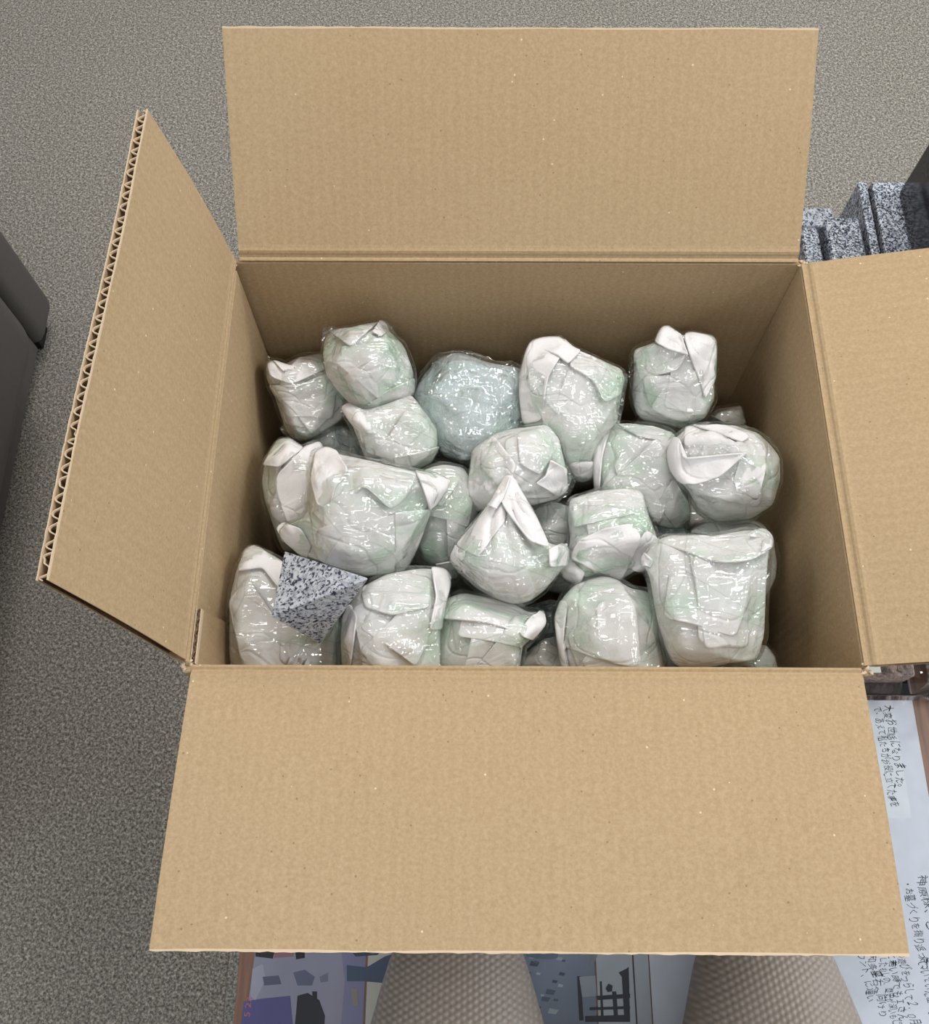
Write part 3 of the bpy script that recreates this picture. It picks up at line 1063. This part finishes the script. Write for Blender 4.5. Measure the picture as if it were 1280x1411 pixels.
bundle('wrapped_bundle', [(431, 622), (447, 618), (469, 627), (508, 635), (572, 651), (610, 657), (620, 662), (617, 670), (599, 693), (588, 718), (572, 754), (559, 783), (546, 790), (511, 794), (469, 783), (428, 767), (415, 763), (388, 739), (383, 728), (390, 722), (416, 727), (424, 706), (427, 664)],
       -0.066, 0.046, 0.05, 'largest cloth bundle, with ears to both sides, above the stone pyramid', GT,
       [fo((436, 625), (450, 618), (464, 624), (482, 650), (476, 664), (466, 672), (458, 704), (441, 698), (433, 664), under=False, lift=0.005, curl=0.006),
        fo((462, 704), (478, 658), (508, 644), (572, 656), (556, 688), (536, 704), (502, 672), lift=0.004, curl=0.002, c=(515, 664)),
        fo((570, 650), (610, 657), (621, 662), (617, 671), (598, 694), (588, 704), (577, 672), under=False, lift=0.004, curl=0.005),
        fo((382, 728), (390, 721), (418, 727), (432, 752), (425, 767), (413, 763), (388, 740), under=False, lift=0.004, curl=-0.004),
        fo((540, 706), (590, 702), (573, 754), (560, 783), (544, 790)),
        fo((430, 700), (458, 706), (500, 722), (542, 740), (542, 786), (500, 790), (440, 768), lift=0.0035)],
       knots=[(470, 650, 7, 0.005, 0.06)], seed=18, film=0, facets=12, centre=(508, 712))
bundle('wrapped_bundle', [(351, 751), (364, 762), (389, 775), (430, 790), (465, 830), (470, 888), (472, 917), (470, 950), (420, 965), (345, 960), (318, 925), (315, 872), (317, 824), (326, 786), (338, 760)],
       -0.086, 0.034, 0.045, 'pale smooth bundle under the stone pyramid in the front left corner', GT,
       [fo((337, 760), (351, 750), (365, 763), (390, 778), (386, 815), (362, 785), (330, 790), under=False, lift=0.003, curl=0.003),
        fo((318, 830), (345, 800), (380, 850), (420, 885), (400, 915), (340, 930), lift=0.003),
        fo((392, 918), (400, 902), (406, 903), (402, 922), under=False, lift=0.004, curl=0.003),
        fo((404, 920), (411, 903), (417, 905), (413, 922), under=False, lift=0.004, curl=0.003),
        fo((415, 921), (421, 905), (428, 907), (425, 923), under=False, lift=0.004, curl=0.003)],
       seed=19, film=2, facets=6)
bundle('wrapped_bundle', [(495, 811), (533, 792), (578, 784), (613, 786), (620, 799), (611, 831), (606, 866), (606, 920), (600, 955), (530, 962), (478, 950), (472, 920), (469, 872), (479, 840)],
       -0.078, 0.040, 0.05, 'shiny tall bundle with a bare right corner, next to the stone pyramid', GT,
       [fo((592, 785), (613, 786), (621, 799), (611, 831), (606, 868), (588, 868), (598, 824), under=False, lift=0.004, curl=0.004),
        fo((474, 850), (484, 832), (496, 850), (486, 918), (475, 930), under=False, lift=0.002, curl=0.002),
        fo((500, 812), (560, 792), (592, 800), (588, 840), (540, 850), (505, 840))],
       seed=20, film=0, facets=12, expo=2.9)
bundle('wrapped_bundle', [(605, 835), (633, 817), (660, 822), (707, 832), (729, 845), (747, 841), (750, 860), (732, 880), (720, 890), (716, 919), (705, 955), (650, 962), (612, 950), (602, 915), (604, 879)],
       -0.092, 0.036, 0.045, 'round bundle with a stubby cloth tail at its right, at the front rim', GT,
       [fo((711, 871), (727, 853), (747, 840), (750, 860), (732, 881), (718, 879), under=False, lift=0.005, curl=0.005),
        fo((608, 832), (638, 820), (686, 830), (718, 844), (729, 853), (712, 872), (668, 860), (608, 854), lift=0.005, curl=0.002)],
       seed=21, film=1, facets=8)
bundle('wrapped_bundle', [(716, 905), (750, 880), (768, 876), (782, 900), (786, 940), (750, 955), (718, 940)],
       -0.120, 0.022, 0.03, 'small bundle showing at the front rim, between the tailed and the domed bundle', GT, seed=22, film=1, sub=5, facets=6)
bundle('wrapped_bundle', [(766, 850), (774, 826), (790, 808), (811, 799), (832, 796), (852, 801), (870, 812), (893, 815), (904, 836), (908, 879), (916, 919), (910, 950), (850, 965), (790, 955), (776, 915), (769, 880)],
       -0.088, 0.038, 0.045, 'domed bundle with a smooth cloth hood, at the front rim right of centre', GT,
       [fo((785, 838), (811, 800), (832, 796), (855, 804), (874, 842), (880, 916), (868, 918), (820, 905), (778, 891), under=True, lift=0.004, curl=0.003),
        fo((767, 852), (775, 828), (784, 830), (778, 890), (788, 930), (778, 930), under=False, lift=0.003, curl=0.002)],
       seed=23, film=3, facets=5)
bundle('wrapped_bundle', [(1000, 915), (1035, 890), (1056, 889), (1068, 905), (1074, 930), (1060, 950), (1010, 950)],
       -0.138, 0.022, 0.03, 'small bundle in the front right corner, mostly under the broad one', GT, seed=24, film=0, sub=5, facets=6)
bundle('wrapped_bundle', [(921, 741), (945, 742), (974, 741), (1010, 735), (1031, 731), (1053, 730), (1063, 745), (1057, 765), (1054, 812), (1052, 873), (1043, 908), (1002, 913), (974, 919), (947, 920), (929, 915), (919, 894), (906, 853), (898, 806), (894, 786), (884, 778), (888, 768), (905, 749)],
       -0.058, 0.045, 0.05, 'broad square bundle with a rolled top hem and bright glare, front right', GT,
       [fo((905, 749), (921, 740), (951, 741), (974, 743), (1029, 738), (1051, 729), (1064, 741), (1060, 758), (1035, 775), (1002, 780), (970, 775), (949, 765), under=True, lift=0.005, curl=0.005),
        fo((1028, 742), (1050, 729), (1064, 740), (1060, 756), (1044, 766), (1050, 744), under=False, lift=0.008, curl=0.005),
        fo((884, 778), (891, 763), (903, 774), (899, 785), under=False, lift=0.003)],
       seed=25, film=2, facets=8, expo=3.2)

# dark gaps: wads of crinkled clear wrap and a lower layer of bundles
bundle('wrapped_ball', [(700, 850), (760, 835), (790, 860), (780, 900), (730, 905)], -0.150, 0.02, 0.03,
       'wad of clear wrap in the dark gap beside the stubby cloth tail', GBW, seed=31, kind='clear', sub=5, lumps=0.002, facets=4, cat='plastic wrap')
bundle('wrapped_ball', [(885, 720), (930, 715), (960, 735), (950, 765), (905, 765)], -0.145, 0.02, 0.03,
       'wad of clear wrap in the gap above the broad front right bundle', GBW, seed=32, kind='clear', sub=5, lumps=0.002, facets=4, cat='plastic wrap')
LOW = 'bundles of the lower layer'
k = 0
for ix, x in enumerate((-0.165, -0.055, 0.055, 0.165)):
    for iy, y in enumerate((-0.105, 0.0, 0.105)):
        k += 1
        cpt = np.array([x, y, RIM - 0.215])
        rel = (cpt - CAMP) @ CAMR
        px = 640 + FPX * rel[0] / -rel[2]
        py = 705.5 - FPX * rel[1] / -rel[2]
        rad = 0.050 * FPX / -rel[2]
        ol = [(px + rad * math.cos(a) * (1 + 0.08 * math.sin(3 * a + k)), py + rad * 0.95 * math.sin(a)) for a in np.linspace(0, 6.28, 14, endpoint=False)]
        bundle('wrapped_bundle', ol, -0.215, 0.045, 0.05, 'cloth bundle of the dark lower layer, glimpsed through gaps between the top ones', LOW,
               seed=40 + k, film=k, sub=4, facets=6)

# ================================================================== STONE PYRAMID
pz = RIM - 0.035


def cam_pt(px, py, toward=0.0, z=pz, ref=(416, 824)):
    """point at the depth of the reference pixel, moved 'toward' pixels' worth of length to the camera"""
    c = at(ref[0], ref[1], z)
    w = CAMP - c
    dist = np.linalg.norm(w)
    w /= dist
    depth = (CAMP - c) @ CAMR[:, 2]
    ax = ray(px, py)
    p = CAMP + ax * depth
    return p + w * (toward * depth / FPX)


near = cam_pt(376, 848, 75)
ca = cam_pt(392, 760, 13.5)
cb = cam_pt(441, 889, -25)
cc = ca + cb - near
bc = (near + ca + cb + cc) / 4
nrm = np.cross(ca - near, cb - near)
nrm /= np.linalg.norm(nrm)
apex_t = cam_pt(501, 799, 105)
if (apex_t - bc) @ nrm < 0:
    nrm = -nrm
sd = (np.linalg.norm(ca - near) + np.linalg.norm(cb - near)) / 2
apex = apex_t
bm = bmesh.new()
pv = [bm.verts.new(p) for p in (near, ca, cc, cb, apex)]
for f in ((0, 1, 2, 3), (0, 4, 1), (1, 4, 2), (2, 4, 3), (3, 4, 0)):
    bm.faces.new([pv[i] for i in f])
bmesh.ops.recalc_face_normals(bm, faces=bm.faces[:])
bmesh.ops.bevel(bm, geom=bm.edges[:], offset=0.0008, segments=2, profile=0.5, affect='EDGES')
py_o = bm_obj('stone_pyramid', bm, M['granite'], None, False, loc=(bc[0], bc[1], min(p[2] for p in (near, ca, cb, cc))))
tag(py_o, 'grey speckled granite pyramid lying on its side on the bundles, front left', 'stone')

# ================================================================== STONE SAMPLES on the table's far right
SG = 'granite samples behind the right flap'


def stone(name, label, x0, x1, y0, y1, z0, z1, mat, r=0.004, mats=None):
    o = bm_obj(name, bev_box(x0, x1, y0, y1, z0, z1, r, 3), mat, None, False, ((x0 + x1) / 2, (y0 + y1) / 2, z0))
    return tag(o, label, 'stone', SG)


ZC = RIM - 0.148
stone('granite_block', 'polished granite block, its reflection put in as pale stone, just behind the two front blocks, beside the back flap', 0.285, 0.338, 0.331, 0.356, TABLE, RIM - 0.158, M['granite'], 0.002)  # pale stone colour stands in for light reflected by the polished top
stone('granite_block', 'narrow speckled granite slab, closest to the back flap', 0.299, 0.3175, 0.20, 0.327, TABLE, RIM - 0.152, M['granite_dark'])
stone('granite_block', 'round cornered speckled granite block between the narrow slab and the grooved one', 0.324, 0.3605, 0.20, 0.337, TABLE, ZC - 0.001, M['granite_dark'], 0.005)
cs = thing('granite_step', 'taller granite block with a groove, carrying the black slab', 'stone', (0.43, 0.30, TABLE), SG)
bm_obj('narrow_strip', bev_box(0.3645, 0.3735, 0.19, 0.381, TABLE, ZC, 0.0015), M['granite_dark'], cs)
bm_obj('groove', bev_box(0.3735, 0.3785, 0.19, 0.379, TABLE, ZC - 0.008, 0.0005), M['granite_black'], cs)
bm_obj('step_body', bev_box(0.3785, 0.56, 0.19, 0.381, TABLE, ZC, 0.002), M['granite_dark'], cs)
stone('granite_slab', 'tall polished black granite slab at the right edge of the picture', 0.404, 0.55, 0.20, 0.367, ZC, RIM + 0.10, M['granite_black'], 0.003)

# ================================================================== SOFA on the left
sf = thing('sofa', 'charcoal vinyl sofa with rounded arm at the left edge of the picture', 'sofa', (-1.0, 0.1, 0))
bm_obj('backrest', bev_box(-1.5, -0.718, 0.50, 0.588, 0.035, 0.72, 0.02, 4), M['leather'], sf, True)
bm_obj('arm', bev_box(-0.80, -0.670, -0.35, 0.465, 0.13, 0.55, 0.055, 6), M['leather'], sf, True)
bm_obj('seat_cushion', bev_box(-1.5, -0.805, -0.36, 0.497, 0.20, 0.42, 0.04, 4), M['leather'], sf, True)
bm_obj('plinth', bev_box(-1.5, -0.73, -0.32, 0.499, 0.035, 0.135, 0.004, 2), M['leather'], sf)
for x in (-1.45, -0.76):
    for y in (-0.28, 0.54):
        bm_obj('foot', bev_box(x - 0.02, x + 0.02, y - 0.02, y + 0.02, 0, 0.036, 0.002), M['black'], sf)

# ================================================================== PAPERS AND PRINTS under the glass
PZ = ZW + 0.0003
_layer = [0]


def sheet(name, label, cat, x0, x1, y0, y1, mat, group=None, rot=0.0, th=0.0004):
    _layer[0] += 1
    z = PZ + 0.00025 * _layer[0] - 0.00025
    cx, cy = (x0 + x1) / 2, (y0 + y1) / 2
    b = bev_box(x0, x1, y0, y1, z, z + th * 0.5, 0)
    bmesh.ops.rotate(b, verts=b.verts[:], cent=(cx, cy, z), matrix=Matrix.Rotation(rot, 3, 'Z'))
    o = bm_obj(name, b, mat, None, False, (cx, cy, z))
    tag(o, label, cat, group)
    o['top'] = z + th * 0.5
    return o


def patch(parent, pts, rgb, name='printed_area'):
    key = 'print_%d_%d_%d' % rgb
    mt = bpy.data.materials.get(key) or plain(key, rgb, 0.6, 0.2)
    z = parent['top'] + 0.00003 + 0.00001 * len(parent.children)
    v = [(x, y, z) for x, y in pts]
    area2 = sum(v[i][0] * v[(i + 1) % len(v)][1] - v[(i + 1) % len(v)][0] * v[i][1] for i in range(len(v)))
    f = tuple(range(len(v)))
    return mesh_obj(name, v, [f if area2 > 0 else f[::-1]], mt, parent, False)


def pp(parent, pix, rgb):
    return patch(parent, [tuple(at(a, b, PZ)[:2]) for a, b in pix], rgb)


FY = -0.428
violet = plain('violet_photo', (126, 122, 158), 0.35, 0.4)
p1 = sheet('photo_print', 'violet colour photograph at the left end of the prints under the glass', 'photo', -0.229, -0.131, FY, -0.30, violet, 'prints under the glass')
pp(p1, [(338, 1411), (345, 1360), (352, 1308), (470, 1308), (475, 1350), (470, 1411)], (150, 148, 166))
pp(p1, [(330, 1425), (336, 1380), (360, 1376), (400, 1372), (405, 1425)], (92, 88, 138))
pp(p1, [(352, 1305), (352, 1318), (376, 1321), (380, 1305)], (44, 40, 52))
pp(p1, [(378, 1305), (378, 1320), (405, 1318), (405, 1305)], (150, 110, 118))
pp(p1, [(406, 1305), (408, 1322), (420, 1320), (420, 1305)], (38, 36, 46))
pp(p1, [(348, 1335), (362, 1328), (366, 1350), (352, 1378), (345, 1372)], (168, 166, 184))
pp(p1, [(362, 1346), (384, 1344), (388, 1356), (364, 1358)], (96, 96, 120))
pp(p1, [(404, 1340), (420, 1336), (434, 1346), (430, 1358), (410, 1358)], (102, 104, 128))
pp(p1, [(410, 1372), (424, 1368), (440, 1378), (448, 1400), (446, 1425), (405, 1425), (408, 1395)], (42, 44, 50))
pp(p1, [(430, 1366), (437, 1366), (437, 1378), (431, 1378)], (40, 38, 44))
pp(p1, [(440, 1346), (452, 1340), (452, 1352), (442, 1354)], (120, 118, 140))
cream = plain('cream_print', (196, 192, 182), 0.5, 0.3)
p2 = sheet('photo_print', 'cream and blue print between the violet photograph and the left knee', 'photo', -0.129, -0.035, FY, -0.30, cream, 'prints under the glass')
pp(p2, [(478, 1330), (505, 1333), (530, 1318), (560, 1308), (590, 1308), (565, 1345), (545, 1356), (500, 1352), (478, 1352)], (74, 90, 112))
pp(p2, [(480, 1306), (490, 1318), (520, 1316), (530, 1306)], (60, 74, 98))
pp(p2, [(484, 1362), (492, 1362), (494, 1385), (486, 1385)], (150, 140, 130))
bluep = plain('blue_grey_print', (116, 126, 146), 0.4, 0.4)
p3 = sheet('photo_print', 'blue grey print lying between the two knees', 'photo', -0.033, 0.075, FY, -0.30, bluep, 'prints under the glass')
rr = random.Random(5)
for q in range(26):
    x = rr.uniform(702, 775)
    y = rr.uniform(1308, 1395)
    s = rr.uniform(3, 9)
    g = rr.choice([(88, 98, 118), (150, 158, 172), (168, 174, 184), (72, 80, 96)])
    pp(p3, [(x, y), (x + s * 1.4, y + s * .3), (x + s, y + s), (x - s * .3, y + s * .8)], g)
pp(p3, [(724, 1308), (770, 1308), (768, 1320), (756, 1322), (740, 1321), (726, 1318)], (98, 110, 132))
greyp = plain('grey_print', (176, 182, 192), 0.4, 0.4)
p4 = sheet('photo_print', 'black and white print of a timber stand left of the right knee', 'photo', 0.0765, 0.1235, FY, -0.30, greyp, 'prints under the glass')
for quad in ([(795, 1345), (800, 1345), (804, 1406), (798, 1406)], [(822, 1372), (868, 1369), (868, 1375), (823, 1378)], [(826, 1352), (829, 1352), (832, 1408), (828, 1408)],
             [(843, 1366), (849, 1366), (852, 1408), (846, 1408)], [(856, 1340), (866, 1332), (868, 1408), (860, 1408)], [(852, 1340), (866, 1333), (867, 1362), (861, 1352)],
             [(834, 1362), (838, 1355), (844, 1358), (843, 1366), (837, 1367)], [(812, 1388), (868, 1386), (868, 1390), (812, 1392)], [(806, 1400), (868, 1398), (868, 1408), (806, 1408)]):
    pp(p4, quad, (52, 54, 62))
pp(p4, [(798, 1346), (820, 1344), (822, 1372), (802, 1374)], (158, 166, 176))
pp(p4, [(818, 1312), (826, 1310), (816, 1332), (810, 1334)], (130, 136, 146))
lp = sheet('letter_sheet', 'plain white sheet with a dark left edge behind the right knee', 'paper', 0.1245, 0.262, FY, -0.20, M['paper'], 'letters under the glass')
pp(lp, [(870, 1308), (872, 1308), (879, 1425), (877, 1425)], (60, 56, 54))
l2 = sheet('letter_sheet', 'large white handwritten letter along the right side of the carton', 'paper', 0.264, 0.401, FY, -0.10, M['paper'], 'letters under the glass')
l3 = sheet('letter_card', 'smaller handwritten card under the clear plastic tub', 'paper', 0.255, 0.381, -0.2405, -0.095, M['paper2'], 'letters under the glass')


def writing(parent, text, px0, px1, size_px=13, name='handwriting', mat=None, jit=1.0):
    """hand-written line from pixel px0 to px1 on the sheet (runs towards the reader, characters turned)"""
    cu = bpy.data.curves.new('line', 'FONT')
    cu.body = text
    cu.size = 1.0
    tmp = bpy.data.objects.new('line', cu)
    COL.objects.link(tmp)
    bpy.context.view_layer.update()
    me = bpy.data.meshes.new_from_object(tmp.evaluated_get(bpy.context.evaluated_depsgraph_get()))
    bpy.data.objects.remove(tmp)
    n = len(me.vertices)
    co = np.zeros(n * 3)
    me.vertices.foreach_get('co', co)
    co = co.reshape(-1, 3)
    fs = [tuple(p.vertices) for p in me.polygons]
    a = at(px0[0], px0[1], PZ)
    b = at(px1[0], px1[1], PZ)
    Lm = np.linalg.norm(b - a)
    dx = (b - a) / Lm
    up = np.array([-dx[1], dx[0], 0])
    wid = co[:, 0].max()
    sx = Lm / wid
    sy = size_px / FPX * 1.25
    z = parent['top'] + 0.00006
    r = np.random.default_rng(len(text))
    wob = 0.10 * np.sin(co[:, 0] * 2.1 + r.random() * 6) + 0.05 * np.sin(co[:, 0] * 5.3)
    shear = 0.12 * np.sin(np.floor(co[:, 0]) * 2.7)
    yy = co[:, 1] * (0.85 + 0.15 * np.sin(np.floor(co[:, 0]) * 4.1)) + wob * jit
    xx = co[:, 0] + shear * co[:, 1]
    P = a + np.outer(xx * sx, dx) + np.outer(yy * sy, up)
    P[:, 2] = z
    o = mesh_obj(name, P, fs, mat or M['ink'], parent, False)
    bpy.data.meshes.remove(me)
    return o


writing(l3, '大変お世話になりました。', (1216, 972), (1237, 1084))
writing(l3, 'で、あえて私たちがお役に立てた事を', (1203, 974), (1226, 1112), 12)
writing(l2, '神原様、この度の', (1262, 1206), (1290, 1330))
writing(l2, '・お墓づくりを振り返って、', (1243, 1214), (1268, 1335), 12)
writing(l2, '気づいていた墓じまい', (1265, 1318), (1283, 1411), 12)
writing(l2, 'の遊びをつらして２．０月', (1236, 1312), (1254, 1411), 12)
writing(l2, 'と若い時でもＩさん。', (1221, 1312), (1240, 1411), 11)
writing(l2, 'ましたもしの、歴史が深いもし', (1208, 1312), (1228, 1411), 11)
writing(l2, '知多墓石へ向けり', (1195, 1316), (1212, 1400), 11)
writing(l2, 'フント、に違い', (1181, 1314), (1196, 1380), 11)
red = plain('red_date_print', (196, 110, 116), 0.6, 0.2)
writing(p1, '5 22', (344, 1402), (347, 1374), 9, 'date_print', red, 0.3)

# ================================================================== CLEAR TUB with gravel
TBX0, TBX1, TBY0, TBY1 = 0.262, 0.416, -0.137, 0.02
tub = thing('plastic_tub', 'clear lidded plastic tub of brown gravel beside the carton, right', 'container', ((TBX0 + TBX1) / 2, (TBY0 + TBY1) / 2, TABLE))


def rrect(x0, x1, y0, y1, r, n=8):
    out = []
    for (cx, cy, a0) in ((x1 - r, y1 - r, 0), (x0 + r, y1 - r, 90), (x0 + r, y0 + r, 180), (x1 - r, y0 + r, 270)):
        for k in range(n + 1):
            a = math.radians(a0 + 90 * k / n)
            out.append((cx + r * math.cos(a), cy + r * math.sin(a)))
    return out


def loft(name, levels, mat, parent, cap0=True, cap1=True):
    """levels: (inset, z)"""
    v, f = [], []
    n = None
    for (ins, z) in levels:
        ring = rrect(TBX0 + ins, TBX1 - ins, TBY0 + ins, TBY1 - ins, max(0.004, 0.024 - ins))
        n = len(ring)
        v += [(x, y, z) for x, y in ring]
    for g in range(len(levels) - 1):
        for k in range(n):
            a, b = g * n + k, g * n + (k + 1) % n
            f.append((a, b, b + n, a + n))
    if cap0:
        f.append(tuple(range(n))[::-1])
    if cap1:
        f.append(tuple(range((len(levels) - 1) * n, len(levels) * n)))
    return mesh_obj(name, v, f, mat, parent, True)


Zt = TABLE
loft('tray', [(0.012, Zt + 0.001), (0.006, Zt + 0.03), (0.005, Zt + 0.034), (0.0, Zt + 0.035), (0.0, Zt + 0.037)], M['clear'], tub, True, False)
loft('lid', [(0.0, Zt + 0.0375), (0.0, Zt + 0.0395), (0.006, Zt + 0.040), (0.008, Zt + 0.046), (0.014, Zt + 0.048), (0.016, Zt + 0.044), (0.03, Zt + 0.044)], M['clear'], tub, False, True)
SK = at(1214, 927, Zt + 0.0445)
bm_obj('label_sticker', bev_box(SK[0] - 0.05, SK[0], SK[1], SK[1] + 0.06, Zt + 0.0445, Zt + 0.0448, 0), M['sticker'], tub)
bmg = bmesh.new()
rr = random.Random(3)
for q in range(700):
    x = rr.uniform(TBX0 + 0.03, TBX1 - 0.03)
    y = rr.uniform(TBY0 + 0.03, TBY1 - 0.03)
    s = rr.uniform(0.003, 0.0055)
    mt = Matrix.Translation((x, y, Zt + 0.030 + rr.uniform(-.004, .005))) @ Matrix.Rotation(rr.uniform(0, 6), 4, 'Z') @ Matrix.Diagonal((s, s * rr.uniform(.6, 1), s * rr.uniform(.5, .9), 1))
    bmesh.ops.create_icosphere(bmg, subdivisions=1, radius=1.0, matrix=mt)
gv = bm_obj('gravel', bmg, M['gravel'], tub, False)
gv['kind'] = 'stuff'
loft('gravel_bed', [(0.024, Zt + 0.002), (0.024, Zt + 0.028)], M['gravel'], tub)

bk = bm_obj('stone_sample', bev_box(0.4185, 0.50, -0.128, 0.0, TABLE, TABLE + 0.03, 0.003), M['black'], None, False, (0.46, -0.06, TABLE))
tag(bk, 'small black block touching the right side of the clear plastic tub', 'block')

# ================================================================== PERSON (seated, only the knees are in view)
ZR = RIM
person = thing('person', 'seated person in taupe honeycomb knit trousers, both knees at the table edge', 'person', (0.07, -0.9, 0))
me = bpy.data.meshes.new('trousers')
J = [  # joints: position, radius
    ((0.07, -1.02, 0.545), 0.135), ((0.07, -1.05, 0.66), 0.145), ((0.07, -1.06, 0.80), 0.14)]
E_ = [(0, 1), (1, 2)]
for hx, kx in ((-0.03, -0.050), (0.19, 0.198)):
    k0 = len(J)
    J += [((hx, -0.93, 0.53), 0.10), (((hx + kx) / 2, -0.75, 0.53), 0.102), ((kx, -0.61, 0.53), 0.122), ((kx, -0.48, 0.532), 0.150),
          ((kx + 0.002, -0.385, 0.492), 0.068), ((kx + 0.004, -0.31, 0.470), 0.046),
          ((kx, -0.515, 0.40), 0.062), ((kx, -0.60, 0.27), 0.066), ((kx, -0.635, 0.10), 0.055)]
    E_ += [(0, k0)] + [(k0 + q, k0 + q + 1) for q in range(5)] + [(k0 + 3, k0 + 6), (k0 + 6, k0 + 7), (k0 + 7, k0 + 8)]
org = np.array((0.07, -0.9, 0))
me.from_pydata([tuple(np.array(p) - org) for p, _ in J], E_, [])
tr = bpy.data.objects.new('trousers', me)
COL.objects.link(tr)
tr.parent = person
sk = tr.modifiers.new('skin', 'SKIN')
sk.use_smooth_shade = True
for i, (_, r_) in enumerate(J):
    me.skin_vertices[0].data[i].radius = (r_, r_)
    me.skin_vertices[0].data[i].use_root = (i == 0)
ss = tr.modifiers.new('sub', 'SUBSURF')
ss.levels = ss.render_levels = 3
me.materials.append(M['trousers'])
for sx in (-0.050, 0.198):
    v, f = [], []
    prof = [(-0.70, 0.030, 0.035), (-0.69, 0.036, 0.075), (-0.64, 0.038, 0.085), (-0.58, 0.040, 0.075), (-0.53, 0.046, 0.055), (-0.49, 0.044, 0.048), (-0.455, 0.030, 0.036)]
    n = 16
    for (y, hw_, h) in prof:
        for k in range(n):
            a = 2 * math.pi * k / n
            zz = max(0.002, h * (0.5 + 0.5 * math.sin(a)))
            v.append((sx + hw_ * math.cos(a) * (1.0 if math.sin(a) < 0.2 else 0.9), y, zz))
    for g in range(len(prof) - 1):
        for k in range(n):
            a, b = g * n + k, g * n + (k + 1) % n
            f.append((a, a + n, b + n, b))
    f.append(tuple(range(n)))
    f.append(tuple(range((len(prof) - 1) * n, len(prof) * n))[::-1])
    mesh_obj('shoe', v, f, M['black'], person)
st = thing('bench', 'low charcoal vinyl bench the seated person sits on', 'bench', (0.07, -1.05, 0))
bm_obj('seat_cushion', bev_box(-0.45, 0.6, -1.35, -0.74, 0.22, 0.425, 0.035, 4), M['leather'], st, True)
bm_obj('plinth', bev_box(-0.43, 0.58, -1.33, -0.80, 0.0, 0.22, 0.004, 2), M['black'], st)
